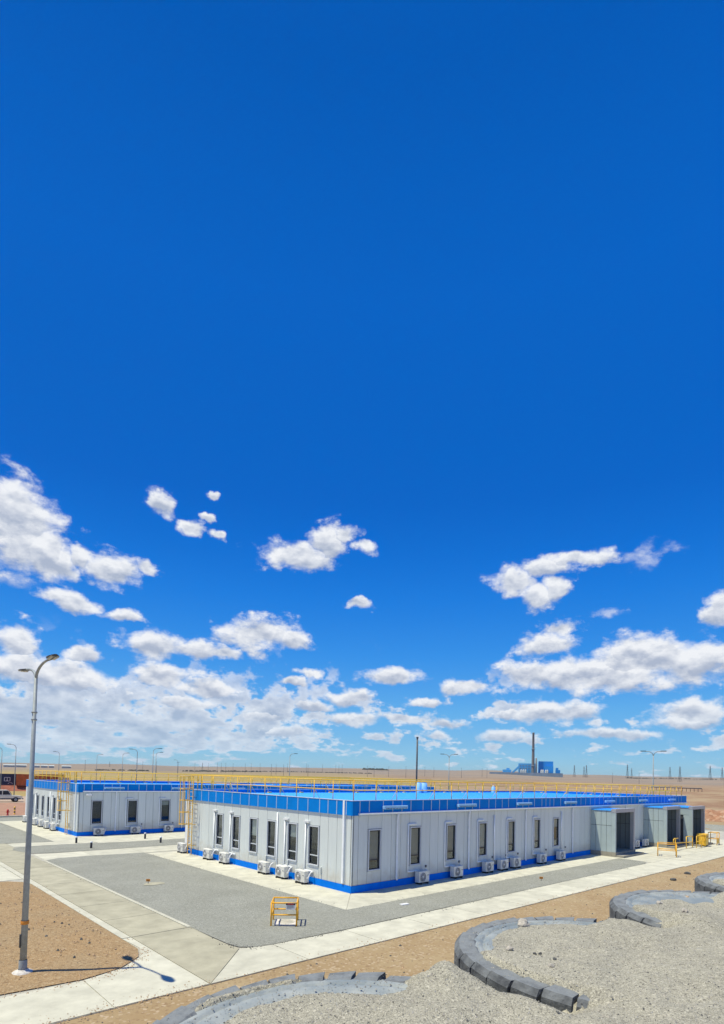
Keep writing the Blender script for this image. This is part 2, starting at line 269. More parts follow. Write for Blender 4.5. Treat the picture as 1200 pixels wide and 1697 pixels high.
MAT = dict(
    panel=material('wall_panel_paint', (0.67, 0.71, 0.69), 0.45, 0, 0.04, 1.2, 0.06, 3.0, rnd=0.04, streak=True, splash=(0.50, 0.44, 0.34)),
    core=material('wall_core', (0.06, 0.065, 0.075), 0.9),
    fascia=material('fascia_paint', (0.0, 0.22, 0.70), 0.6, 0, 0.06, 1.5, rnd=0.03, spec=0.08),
    base=material('base_paint', (0.0, 0.195, 0.80), 0.6, 0, 0.08, 2.0, spec=0.08),
    trim=material('joint_trim', (0.55, 0.62, 0.70), 0.5, 0.2, 0.08, 3.0),
    vent=material('vent_paint', (0.33, 0.62, 0.9), 0.5, 0, 0.05, 2.0),
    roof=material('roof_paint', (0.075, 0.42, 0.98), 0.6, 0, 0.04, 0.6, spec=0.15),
    white=material('white_plastic', (0.78, 0.78, 0.78), 0.4, 0, 0.05, 5.0),
    pipe=material('white_pipe', (0.90, 0.92, 0.93), 0.4, 0, 0.05, 5.0),
    frame=material('window_frame_light', (0.62, 0.65, 0.69), 0.45, 0, 0.04, 4.0),
    sash=material('window_sash_dark', (0.018, 0.022, 0.032), 0.35, 0, 0.1, 5.0),
    room=material('room_dark', (0.02, 0.02, 0.022), 0.9, 0, 0.3, 2.0),
    blind=material('roller_blind', (0.42, 0.40, 0.34), 0.9, 0, 0.08, 3.0, rnd=0.3),
    yellow=material('yellow_paint', (0.88, 0.52, 0.045), 0.45, 0, 0.08, 6.0),
    concrete=material('concrete', (0.535, 0.515, 0.41), 0.9, 0, 0.12, 1.3, 0.12, 30.0, rnd=0.05, spec=0.2),
    walk=material('walk_concrete', (0.395, 0.37, 0.27), 0.9, 0, 0.13, 1.3, 0.12, 30.0, rnd=0.045, spec=0.2),
    joint=material('concrete_joint', (0.42, 0.40, 0.33), 0.95, 0, 0.15, 4.0),
    grille=material('grille_grey', (0.16, 0.16, 0.17), 0.5, 0, 0.1, 20.0),
    ac=material('air_conditioner_shell', (0.70, 0.69, 0.64), 0.5, 0, 0.06, 6.0, rnd=0.05),
    rubber=material('foot_rubber', (0.02, 0.02, 0.02), 0.8, 0, 0.2, 9.0),
    steel=material('galvanised_steel', (0.30, 0.335, 0.35), 0.62, 0.1, 0.12, 8.0),
    darksteel=material('dark_steel', (0.07, 0.075, 0.085), 0.5, 0.4, 0.2, 5.0),
    lamp_dark=material('lamp_housing', (0.03, 0.033, 0.04), 0.4, 0.3, 0.2, 9.0),
    lens=material('lamp_lens', (0.75, 0.75, 0.7), 0.2, 0, 0.05, 9.0),
    orange=material('orange_band', (0.72, 0.27, 0.03), 0.6, 0, 0.12, 12.0),
    plaster=material('white_plaster', (0.62, 0.58, 0.52), 0.9, 0, 0.2, 14.0, 0.5),
    yellow2=material('deep_yellow_paint', (0.85, 0.43, 0.02), 0.45, 0, 0.08, 6.0),
    portal=material('portal_panel', (0.42, 0.50, 0.50), 0.42, 0, 0.05, 1.5, rnd=0.03),
    portalin=material('portal_inner_panel', (0.17, 0.20, 0.21), 0.5, 0, 0.06, 1.5, rnd=0.04),  # portal panel colour darkened, the weaker light inside is put into it
    flash=material('portal_flashing', (0.42, 0.43, 0.45), 0.4, 0.1, 0.05, 2.0),
    plinth=material('plinth_concrete', (0.30, 0.28, 0.23), 0.95, 0, 0.15, 3.0, 0.3),
    bollard=material('bollard_black', (0.015, 0.015, 0.018), 0.45, 0, 0.1, 9.0),
    red=material('hydrant_red', (0.52, 0.03, 0.03), 0.45, 0, 0.15, 9.0),
    navy=material('container_navy', (0.012, 0.02, 0.075), 0.5, 0, 0.15, 1.5),
    rust=material('container_orange', (0.50, 0.11, 0.03), 0.6, 0, 0.2, 1.5),
    brick=material('red_bank', (0.30, 0.10, 0.06), 0.9, 0, 0.2, 1.0, 0.3),
    carw=material('car_cream', (0.74, 0.73, 0.58), 0.3, 0.0, 0.05, 3.0),
    glassd=material('tinted_glass', (0.02, 0.028, 0.035), 0.08, 0, 0.1, 3.0),
    green=material('green_paint', (0.02, 0.22, 0.12), 0.5, 0, 0.15, 3.0),
    plantblue=material('plant_cladding', (0.09, 0.42, 0.78), 0.6, 0, 0.08, 0.05),
    plantdeep=material('plant_cladding_deep', (0.01, 0.30, 0.75), 0.6, 0, 0.10, 0.05),
    plantgrey=material('plant_grey', (0.24, 0.31, 0.38), 0.8, 0, 0.12, 0.05),
    chimney=material('chimney_concrete', (0.20, 0.19, 0.19), 0.85, 0, 0.12, 0.1),
    pylon=material('pylon_steel', (0.12, 0.13, 0.15), 0.7, 0.2, 0.1, 0.5),
    shed=material('shed_white', (0.45, 0.47, 0.45), 0.7, 0, 0.08, 0.2),
    shrub=material('shrub_belt', (0.05, 0.055, 0.045), 0.95, 0, 0.3, 0.1),
    gravelstone=material('gravel_stone', (0.33, 0.315, 0.275), 0.95, 0, 0.3, 40.0),
    rock=material('pale_rock', (0.42, 0.38, 0.32), 0.9, 0, 0.2, 14.0, 0.8, 30),
    rockd=material('dark_rock', (0.10, 0.10, 0.095), 0.9, 0, 0.25, 20.0, 0.8, 40),
    rocko=material('orange_rock', (0.48, 0.33, 0.20), 0.9, 0, 0.2, 14.0, 0.8, 30),
    tyre=material('worn_tyre_rubber', (0.055, 0.06, 0.066), 0.85, 0, color2=(0.14, 0.148, 0.15), scale=5.0, bump=0.9, bscale=24.0, thr=(0.35, 0.65), dust=(0.21, 0.225, 0.23)),
    tyreside=material('tyre_sidewall', (0.20, 0.235, 0.25), 0.65, 0, color2=(0.40, 0.415, 0.38), scale=2.2, bump=0.35, bscale=16.0, thr=(0.4, 0.72)),
    gravel=granular('grey_gravel', (0.33, 0.33, 0.28), (0.17, 0.17, 0.145), (0.46, 0.46, 0.40), 75.0, 24.0, 0.6, 0.02, (0.27, 0.27, 0.225), 0.5),
    mound=granular('gravel_fill', (0.40, 0.375, 0.29), (0.13, 0.12, 0.10), (0.62, 0.58, 0.46), 130.0, 48.0, 0.7, 0.008, (0.32, 0.30, 0.235), 1.1),
    soil=granular('brown_soil', (0.37, 0.24, 0.12), (0.19, 0.12, 0.06), (0.50, 0.39, 0.24), 60.0, 15.0, 0.7, 0.015, (0.35, 0.25, 0.14), 0.45),
)
def pane_mat():
    m = bpy.data.materials.new('window_glass'); m.use_nodes = True; t = m.node_tree; t.nodes.clear()
    o = t.nodes.new('ShaderNodeOutputMaterial'); mx = t.nodes.new('ShaderNodeMixShader')
    tr = t.nodes.new('ShaderNodeBsdfTransparent'); tr.inputs[0].default_value = (0.88, 0.93, 0.95, 1)
    gl = t.nodes.new('ShaderNodeBsdfGlossy'); gl.inputs['Roughness'].default_value = 0.03; gl.inputs[0].default_value = (0.85, 0.9, 0.95, 1)
    lw = t.nodes.new('ShaderNodeLayerWeight'); lw.inputs[0].default_value = 0.5
    pw = t.nodes.new('ShaderNodeMath'); pw.operation = 'POWER'; t.links.new(lw.outputs['Facing'], pw.inputs[0]); pw.inputs[1].default_value = 3.5
    fr = t.nodes.new('ShaderNodeMath'); fr.operation = 'MULTIPLY_ADD'; t.links.new(pw.outputs[0], fr.inputs[0]); fr.inputs[1].default_value = 0.75; fr.inputs[2].default_value = 0.05
    t.links.new(fr.outputs[0], mx.inputs[0]); t.links.new(tr.outputs[0], mx.inputs[1]); t.links.new(gl.outputs[0], mx.inputs[2]); t.links.new(mx.outputs[0], o.inputs[0])
    return m
MAT['glass'] = pane_mat()

# ------------------------------------------------------------------ mesh helpers
class MB:
    def __init__(s): s.v = []; s.f = []; s.sm = []
    def add(s, v, f, smooth=False):
        o = len(s.v); s.v += [tuple(x) for x in v]; s.f += [tuple(i+o for i in q) for q in f]; s.sm += [smooth]*len(f); return s
    def box(s, x0, y0, z0, x1, y1, z1):
        return s.add([(x0,y0,z0),(x1,y0,z0),(x1,y1,z0),(x0,y1,z0),(x0,y0,z1),(x1,y0,z1),(x1,y1,z1),(x0,y1,z1)],
                     [(0,3,2,1),(4,5,6,7),(0,1,5,4),(1,2,6,5),(2,3,7,6),(3,0,4,7)])
    def bevbox(s, x0, y0, z0, x1, y1, z1, b):
        bm = bmesh.new(); bmesh.ops.create_cube(bm, size=1)
        for v in bm.verts: v.co = Vector(((x0+x1)/2+v.co.x*(x1-x0), (y0+y1)/2+v.co.y*(y1-y0), (z0+z1)/2+v.co.z*(z1-z0)))
        bmesh.ops.bevel(bm, geom=bm.edges[:], offset=b, segments=2, affect='EDGES', profile=0.5)
        bm.verts.index_update()
        s.add([v.co for v in bm.verts], [[v.index for v in f.verts] for f in bm.faces]); bm.free(); return s
    def prism(s, pts, z0, z1):
        n = len(pts)
        return s.add([(x,y,z0) for x,y in pts]+[(x,y,z1) for x,y in pts],
                     [tuple(range(n-1,-1,-1)), tuple(range(n,2*n))]+[(i,(i+1)%n,(i+1)%n+n,i+n) for i in range(n)])
    def tube(s, pts, r, n=8, r1=None, cap=True):
        pts = [Vector(p) for p in pts]; k = len(pts); v = []; f = []
        up = None
        for i, p in enumerate(pts):
            d = (pts[min(i+1,k-1)]-pts[max(i-1,0)]).normalized()
            if up is None:
                up = d.orthogonal().normalized()
            else:
                up = (up - d*up.dot(d))
                up = up.normalized() if up.length > 1e-6 else d.orthogonal().normalized()
            w = d.cross(up); rr = r if r1 is None else r+(r1-r)*i/(k-1)
            for j in range(n):
                a_ = 2*math.pi*j/n; v.append(p+(up*math.cos(a_)+w*math.sin(a_))*rr)
        for i in range(k-1):
            for j in range(n):
                f.append((i*n+j, i*n+(j+1)%n, (i+1)*n+(j+1)%n, (i+1)*n+j))
        s.add(v, f, True)
        if cap:
            o = len(s.v)-len(v)
            s.f.append(tuple(o+j for j in range(n-1,-1,-1))); s.f.append(tuple(o+(k-1)*n+j for j in range(n))); s.sm += [False, False]
        return s
    def lathe(s, prof, c=(0,0,0), n=24, axis='Z'):
        v = []; f = []
        for (r, z) in prof:
            for j in range(n):
                a_ = 2*math.pi*j/n; x, y = r*math.cos(a_), r*math.sin(a_)
                if axis == 'Z': q = (x, y, z)
                elif axis == 'Y': q = (x, z, y)
                else: q = (z, x, y)
                v.append((c[0]+q[0], c[1]+q[1], c[2]+q[2]))
        for i in range(len(prof)-1):
            for j in range(n): f.append((i*n+j, i*n+(j+1)%n, (i+1)*n+(j+1)%n, (i+1)*n+j))
        return s.add(v, f, True)
    def mesh(s, name, m):
        me = bpy.data.meshes.new(name); me.from_pydata(s.v, [], s.f); me.materials.append(m)
        me.polygons.foreach_set('use_smooth', s.sm); me.update(); return me
    def build(s, name, m, parent=None, loc=None, rz=None):
        o = bpy.data.objects.new(name, s.mesh(name, m)); COL.objects.link(o)
        if parent: o.parent = parent
        if loc: o.location = loc
        if rz is not None: o.rotation_euler.z = rz
        return o
def tag(o, label, cat=None, group=None, kind=None):
    if label: o['label'] = label
    if cat: o['category'] = cat
    if group: o['group'] = group
    if kind: o['kind'] = kind
    return o
def thing(name, label, cat, loc=(0,0,0), rz=0.0, group=None):
    o = bpy.data.objects.new(name, None); COL.objects.link(o); o.location = loc; o.rotation_euler.z = rz
    o.empty_display_size = 0.1
    return tag(o, label, cat, group)
_unit = {}
def ubox(name, m, parent, x0, y0, z0, x1, y1, z1):
    """a box piece sharing one unit mesh per kind"""
    k = (name, m.name)
    if k not in _unit: _unit[k] = MB().box(-.5,-.5,-.5,.5,.5,.5).mesh(name, m)
    o = bpy.data.objects.new(name, _unit[k]); COL.objects.link(o); o.parent = parent
    o.location = ((x0+x1)/2, (y0+y1)/2, (z0+z1)/2); o.scale = (abs(x1-x0), abs(y1-y0), abs(z1-z0))
    return o
def children(o): return [c for c in bpy.data.objects if c.parent == o]
def copy_tree(root, loc, rz, label, group=None):
    r = root.copy(); COL.objects.link(r); r.location = loc; r.rotation_euler.z = rz
    r['label'] = label
    if group: r['group'] = group
    for ch in list(root.children):
        c_ = ch.copy(); COL.objects.link(c_); c_.parent = r
        for g_ in list(ch.children):
            d_ = g_.copy(); COL.objects.link(d_); d_.parent = c_
    return r

# ------------------------------------------------------------------ terrain
RIDGE = [(-360,0.5),(0,0.6),(14.5,0.66),(19,0.67),(21,0.63),(24,0.73),(27.1,0.67),(32.1,0.91),(35,0.97),(37.4,0.86),(41,0.87),(44,0.83),(47,0.84),(53,0.78),(59,0.69),(64.7,0.58),(70,0.65),(75,0.5),(78.6,0.48),(82,0.4),(180,0.5),(360,0.55)]
def ridge(b):
    for i in range(len(RIDGE)-1):
        if RIDGE[i][0] <= b <= RIDGE[i+1][0]:
            t_ = (b-RIDGE[i][0])/(RIDGE[i+1][0]-RIDGE[i][0]); return RIDGE[i][1]*(1-t_)+RIDGE[i+1][1]*t_
    return 0.5
def terrain_z(x, y):
    dx_, dy_ = x-EYE.x, y-EYE.y; r = math.hypot(dx_, dy_); b = math.degrees(math.atan2(dy_, dx_))
    z = -0.035
    if r > 130:
        top = 5.5+5000*math.tan(rad(ridge(b)))
        s_ = (r-130)/4870.0
        if s_ < 1: s_ = s_**1.13
        z += top*s_ if s_ <= 1 else top*(1-(s_-1)*0.6)
        k = min(1, (r-130)/500)*(1-0.85*max(0, 1-abs(b-31)/6))
        z += k*(noise.noise(Vector((x/420, y/420, 1.3)))*3.0+noise.noise(Vector((x/130, y/130, 7.3)))*0.8)*(1.0 if r < 4000 else 0.5)
    elif r > 40:
        z += noise.noise(Vector((x/9, y/9, 3)))*0.03
    return z
def terrain():
    v, f = [], []
    rs = [0]; r = 4.0
    while r < 9000: rs.append(r); r *= 1.045
    nb = 288
    for r in rs[1:]:
        for j in range(nb):
            a_ = 2*math.pi*j/nb; x, y = EYE.x+r*math.cos(a_), EYE.y+r*math.sin(a_); v.append((x, y, terrain_z(x, y)))
    c0 = len(v); v.append((EYE.x, EYE.y, -0.06))
    for j in range(nb): f.append((c0, j, (j+1) % nb))
    for i in range(len(rs)-2):
        for j in range(nb): f.append((i*nb+j, (i+1)*nb+j, (i+1)*nb+(j+1) % nb, i*nb+(j+1) % nb))
    m = bpy.data.materials.new('desert_ground'); m.use_nodes = True; t = m.node_tree; b = t.nodes['Principled BSDF']
    b.inputs['Roughness'].default_value = 0.95; b.inputs['Specular IOR Level'].default_value = 0.1
    geo = t.nodes.new('ShaderNodeNewGeometry'); P = geo.outputs['Position']
    def nz(s, d=6, ro=0.6, stretch=None):
        n = t.nodes.new('ShaderNodeTexNoise'); n.inputs['Scale'].default_value = s; n.inputs['Detail'].default_value = d; n.inputs['Roughness'].default_value = ro
        t.links.new(P, n.inputs[0]); return n.outputs[0]
    def mp(v, lo, hi, a=0.0, c=1.0):
        n = t.nodes.new('ShaderNodeMapRange'); t.links.new(v, n.inputs[0])
        for i, q in enumerate((lo, hi, a, c)): n.inputs[i+1].default_value = q
        return n.outputs[0]
    def mix(fac, a, c):
        n = t.nodes.new('ShaderNodeMix'); n.data_type = 'RGBA'; t.links.new(fac, n.inputs[0])
        for s_, v_ in ((n.inputs[6], a), (n.inputs[7], c)):
            if isinstance(v_, tuple): s_.default_value = (*v_, 1)
            else: t.links.new(v_, s_)
        return n.outputs[2]
    vs = t.nodes.new('ShaderNodeVectorMath'); vs.operation = 'DISTANCE'; t.links.new(P, vs.inputs[0]); vs.inputs[1].default_value = (EYE.x, EYE.y, 0)
    dist = vs.outputs['Value']
    near = mix(mp(nz(0.5), 0.35, 0.65), (0.32, 0.225, 0.12), (0.37, 0.28, 0.16))
    vo = t.nodes.new('ShaderNodeTexVoronoi'); vo.inputs['Scale'].default_value = 14; t.links.new(P, vo.inputs['Vector'])
    sv = t.nodes.new('ShaderNodeSeparateColor'); t.links.new(vo.outputs['Color'], sv.inputs[0])
    near = mix(mp(sv.outputs[0], 0.78, 0.95, 0.0, 0.5), near, (0.22, 0.14, 0.08))
    near = mix(mp(sv.outputs[1], 0.85, 0.97, 0.0, 0.5), near, (0.55, 0.44, 0.32))
    grass = mix(mp(nz(0.02, 8, 0.65), 0.4, 0.6), (0.40, 0.30, 0.105), (0.34, 0.255, 0.13))
    grass = mix(mp(nz(0.35, 5), 0.5, 0.62, 0.0, 0.6), grass, (0.28, 0.21, 0.10))
    far = mix(mp(nz(0.004, 8, 0.6), 0.4, 0.62), (0.30, 0.235, 0.175), (0.23, 0.195, 0.16))
    # the reddish stony ground to the right of the view
    ddx = t.nodes.new('ShaderNodeVectorMath'); ddx.operation = 'DOT_PRODUCT'; t.links.new(P, ddx.inputs[0]); ddx.inputs[1].default_value = (0.75, -0.66, 0)
    red = mix(mp(nz(0.06, 8, 0.7), 0.42, 0.58), (0.36, 0.265, 0.16), (0.27, 0.165, 0.10))
    mid = mix(mp(ddx.outputs['Value'], 20, 60), grass, red)
    c_ = mix(mp(dist, 60, 110), near, mid); c_ = mix(mp(dist, 420, 900), c_, far)
    t.links.new(c_, b.inputs['Base Color'])
    bp = t.nodes.new('ShaderNodeBump'); bp.inputs['Strength'].default_value = 0.5; bp.inputs['Distance'].default_value = 0.03
    t.links.new(nz(9, 6), bp.inputs['Height']); t.links.new(bp.outputs[0], b.inputs['Normal'])
    mb = MB().add(v, f, True); o = mb.build('ground', m); tag(o, 'dry tan desert plain rising to low hills', kind='structure')
terrain()

# ------------------------------------------------------------------ yard: concrete, gravel beds, soil bed
def arc(cx, cy, r, a0, a1, n=8):
    return [(cx+r*math.cos(rad(a0+(a1-a0)*i/n)), cy+r*math.sin(rad(a0+(a1-a0)*i/n))) for i in range(n+1)]
yard = tag(MB().prism([(-60,-6.28),(-10.4,-6.33),(48.5,-6.9),(48.5,-3),(60,-1),(60,48.6),(-60,48.6)], -0.3, -0.02).build('concrete_yard', MAT['joint']), 'pale concrete paving bed round the buildings', kind='structure')
def slab(pts, m='concrete', z=0.0, parent=yard, name='concrete_slab'):
    cx = sum(p[0] for p in pts)/len(pts); cy = sum(p[1] for p in pts)/len(pts)
    g_ = 0.013
    q = []
    for x, y in pts:
        d_ = math.hypot(x-cx, y-cy); q.append((x-cx-(x-cx)/d_*g_*1.4, y-cy-(y-cy)/d_*g_*1.4))
    return MB().prism(q, -0.1-z, 0.0).build(name, MAT[m], parent, (cx, cy, z))
def grid_slabs(xs, ys, m='concrete', z=0.0):
    for i in range(len(xs)-1):
        for j in range(len(ys)-1):
            slab([(xs[i],ys[j]),(xs[i+1],ys[j]),(xs[i+1],ys[j+1]),(xs[i],ys[j+1])], m, z)
yo = lambda x: -6.36-0.0098*(x+10.4)
# front footpath
xs = [-7.4+3.0*i for i in range(11)]+[24.2]
for i in range(len(xs)-1):
    a0, a1 = xs[i], xs[i+1]
    slab([(a0, yo(a0)), (a1, yo(a1)), (a1, -4.62), (a0, -4.6 if i else -4.47)])
slab([(-10.62,-6.36),(-7.4,yo(-7.4)),(-7.4,-4.47),(-7.75,-4.4),(-8.42,-4.17)])
slab([(-10.62,-6.36),(-8.44,-4.17),(-8.55,-3.6),(-8.5,-0.93),(-10.6,-0.93)], 'walk')
slab([(-13.05,-6.33),(-10.64,-6.36),(-10.62,-0.93),(-10.9,-0.93),(-10.82,-2.2),(-11.1,-3.0),(-11.9,-3.75),(-13.05,-4.07)])
for k in range(12):
    x1 = -13.05-3*k; slab([(x1-3,-6.3),(x1,-6.33),(x1,-4.07+0.02*k),(x1-3,-4.05+0.02*k)])
# side footpath and its pale edging strips
ys = [-0.91,1.74,4.51,7.32,10.06,12.9,15.51,18.2,21.0,23.8,26.6,29.5,32.5,35.5,38.5,41.5,44.5,48.5]
for i in range(len(ys)-1):
    slab([(-10.6,ys[i]),(-8.62,ys[i]),(-8.62,ys[i+1]),(-10.6,ys[i+1])], 'walk')
MB().box(-8.6,-0.9,-0.1,-8.46,18.0,0.012).build('edging_strip', MAT['concrete'], yard)
MB().box(-10.9,-0.9,-0.1,-10.63,48,0.006).build('edging_strip', MAT['concrete'], yard)
# pads and aprons
grid_slabs([-60,-50,-40,-30,-25,-20,-16,-10.93], [12.3,15.2,18.2], z=-0.004)
grid_slabs([-60,-50,-40,-30,-25,-20,-16,-10.93], [18.2,28.2,38.2,48.5], z=-0.006)
APX = [0,3,6,9,12,15,18,21,24.2]
slab([(-2.36,-2.36),(3,-2.34),(3,0),(0,0)])
for i in range(1, len(APX)-1): slab([(APX[i],-2.34),(APX[i+1],-2.34),(APX[i+1],0.05),(APX[i],0.05)])
slab([(-2.36,-2.36),(0,0),(0,3),(-2.36,3)])
for i in range(1, 6): slab([(-2.36,3*i),(0.05,3*i),(0.05,3*i+3),(-2.36,3*i+3)])
grid_slabs([24.2,27.3,30.4,33.5,36.6,39.7,42.8,45.6,48.4], [-6.8,-4.7,-2.4,0.05])
grid_slabs([46.1,48.4,54,60], [0.05,6,12,18])
grid_slabs([-8.44,-5.5,-2.36,1,5,10,15,20,25,30,35,40,46], [18.3,21.2])
grid_slabs([-8.6,-5.5,-3.1], [25.6,28.0]); grid_slabs([-3.1,0,3,6,9,15,21,27,33,39,46], [24.9,27.9,30.6])
grid_slabs([-5.5,-3.05], [28.0,31,34,37,40,43,46,48.5])
def bed(name, pts, m, label, z=0.02, amp=0.02, step=0.35):
    """a bed of loose material: filled outline with a softly uneven top"""
    bm = bmesh.new()
    vs = [bm.verts.new((x, y, z-0.012)) for x, y in pts]
    bm.faces.new(vs)
    xs_ = [p[0] for p in pts]; ys_ = [p[1] for p in pts]
    for ax, lo, hi in ((0, min(xs_), max(xs_)), (1, min(ys_), max(ys_))):
        st = max(step, (hi-lo)/90)
        c_ = lo+st
        while c_ < hi:
            co = (c_, 0, 0) if ax == 0 else (0, c_, 0); no = (1, 0, 0) if ax == 0 else (0, 1, 0)
            bmesh.ops.bisect_plane(bm, geom=bm.verts[:]+bm.edges[:]+bm.faces[:], plane_co=co, plane_no=no); c_ += st
    for v_ in bm.verts:
        if not v_.is_boundary: v_.co.z = z+noise.noise(Vector((v_.co.x*0.9, v_.co.y*0.9, 2)))*amp
    me = bpy.data.meshes.new(name); bm.to_mesh(me); bm.free(); me.materials.append(MAT[m])
    for p_ in me.polygons: p_.use_smooth = True
    o = bpy.data.objects.new(name, me); COL.objects.link(o); tag(o, label, kind='structure'); return o
bed('gravel_bed', [(-2.36,-2.36),(-2.42,18.4),(-6,18.75),(-7.6,18.7),(-8.35,18.2),(-8.47,17.4),(-8.52,-2.4),(-8.5,-3.5),(-8.4,-4.05),(-8.0,-4.35),(-7.4,-4.47),(-4.3,-4.58),(22.5,-4.62),(23.6,-4.5),(24.1,-4.1),(24.25,-3.2),(24.1,-2.6),(23.7,-2.38),(5,-2.36)][::-1], 'gravel', 'L shaped bed of grey crushed gravel in front of the main building')
bed('gravel_bed', [(-9.0,24.0),(-8.5,21.85),(-7.2,21.3),(-2,21.2),(46,21.3),(46,24.7),(2,24.6),(-4.9,25.4),(-8.2,25.4),(-8.8,24.9)], 'gravel', 'narrow grey gravel strip with bollards between the two buildings')
bed('gravel_bed', [(-5.55,27.6),(-5.6,46),(-10.5,47.5),(-10.5,28.4),(-8.9,28.2)], 'gravel', 'grey gravel bed left of the farther building')
bed('soil_bed', [(-60,-3.9),(-15,-3.85),(-13.05,-4.0),(-11.97,-3.72),(-11.2,-3.05),(-10.92,-2.3),(-10.92,10.6),(-11.1,11.4),(-11.6,12.0),(-12.4,12.25),(-60,12.3)], 'soil', 'brown stony soil bed round the tall lamp post', amp=0.05)
bed('gravel_bed', [(48.45,-6.8),(48.45,-2.9),(60,-0.9),(60,30),(75,30),(73,3),(66,-6)], 'gravel', 'grey gravel road beyond the portals on the right', z=-0.02)
bed('gravel_bed', [(-60,48.7),(-60,54),(30,54),(30,48.7)], 'gravel', 'grey gravel lane behind the farther building', z=-0.01)
tag(MB().box(-60,54.0,-0.1,30,54.35,0.14).build('kerb', MAT['concrete']), 'pale kerb along the lane behind the farther building', kind='structure')
# red earth apron, lane and bank on the left
tag(MB().box(-60,54.4,-0.1,30,84,0.02).build('earth_verge', material('red_verge', (0.36,0.20,0.125), 0.95, 0, 0.15, 0.8, 0.3, 3)), 'reddish earth verge behind the kerb', kind='structure')
tag(MB().box(-60,84.2,-0.1,60,108,0.02).build('dirt_road', material('tan_lane', (0.42,0.31,0.22), 0.95, 0, 0.1, 0.4, 0.3, 3)), 'tan dirt lane with a parked car', kind='structure')

def rock(loc, s_, m, label, seed, flat=0.7, group=None):
    bm = bmesh.new(); bmesh.ops.create_icosphere(bm, subdivisions=2, radius=1)
    rn = random.Random(seed); off = Vector((rn.random()*50,)*3)
    for v_ in bm.verts:
        k_ = 1+0.55*noise.noise(v_.co*0.9+off)+0.18*noise.noise(v_.co*2.5+off)
        v_.co = Vector((v_.co.x*k_, v_.co.y*k_*0.8, v_.co.z*k_*flat))*s_
    me = bpy.data.meshes.new('rock'); bm.to_mesh(me); bm.free(); me.materials.append(MAT[m])
    o = bpy.data.objects.new('rock', me); COL.objects.link(o); o.location = loc; o.rotation_euler.z = rn.random()*6
    return tag(o, label, 'rock', group)

def pebbles(name, label, m, count, region, smin, smax, zf, seed):
    rn = random.Random(seed); mb = MB()
    for _ in range(count):
        x, y = region(rn)
        z_ = zf(x, y)
        if z_ is None: continue
        s_ = smin*(smax/smin)**(rn.random()**2.2); a_ = rn.random()*6.28
        pts = []
        for k in range(5):
            an = a_+k*1.2566; rr = s_*(0.7+0.5*rn.random()); pts.append((x+rr*math.cos(an), y+rr*math.sin(an), z_-s_*0.2))
        pts += [(x+s_*0.3*math.cos(a_), y+s_*0.3*math.sin(a_), z_+s_*(0.45+0.4*rn.random())), (x-s_*0.35*math.cos(a_), y-s_*0.3*math.sin(a_), z_+s_*(0.4+0.4*rn.random()))]
        mb.add(pts, [(0,1,5),(1,2,5),(2,6,5),(2,3,6),(3,4,6),(4,0,6),(0,5,6)])
    return tag(mb.build(name, MAT[m]), label, kind='stuff')

# ------------------------------------------------------------------ tyres and gravel fill in the foreground
TYRES = [(-15.04,-16.74,1.83),(-10.95,-16.82,1.84),(-6.95,-17.28,1.95),(-3.0,-17.45,1.9)]
ZT = 3.4
def smooth(a_, b_, t_):
    t_ = max(0, min(1, (t_-a_)/(b_-a_))); return t_*t_*(3-2*t_)
HEAPS = [  # x, y, sx, sy, height over the fill
    (-13.3,-16.15,0.4,0.5,0.13), (-14.1,-18.2,1.3,0.7,0.09), (-8.9,-17.0,0.7,0.5,0.10), (-9.9,-18.4,1.5,0.6,0.12), (-4.9,-17.3,0.8,0.7,0.14), (-6.6,-18.9,1.6,0.7,0.2), (-11.9,-18.9,1.6,0.8,0.10), (-2.9,-17.9,1.5,0.8,0.22)]
SHOWN = [(30,215),(28,139),(28,128),(28,120)]       # directions in which the sidewall lies bare
BARE = [(25,240),(22,196),(20,165),(20,158)]        # directions in which the tread stands free
def window01(a_, lo, hi, e=9, e2=9):
    a_ = a_ % 360
    return smooth(lo-e, lo+e, a_)*(1-smooth(hi-e2, hi+e2, a_))
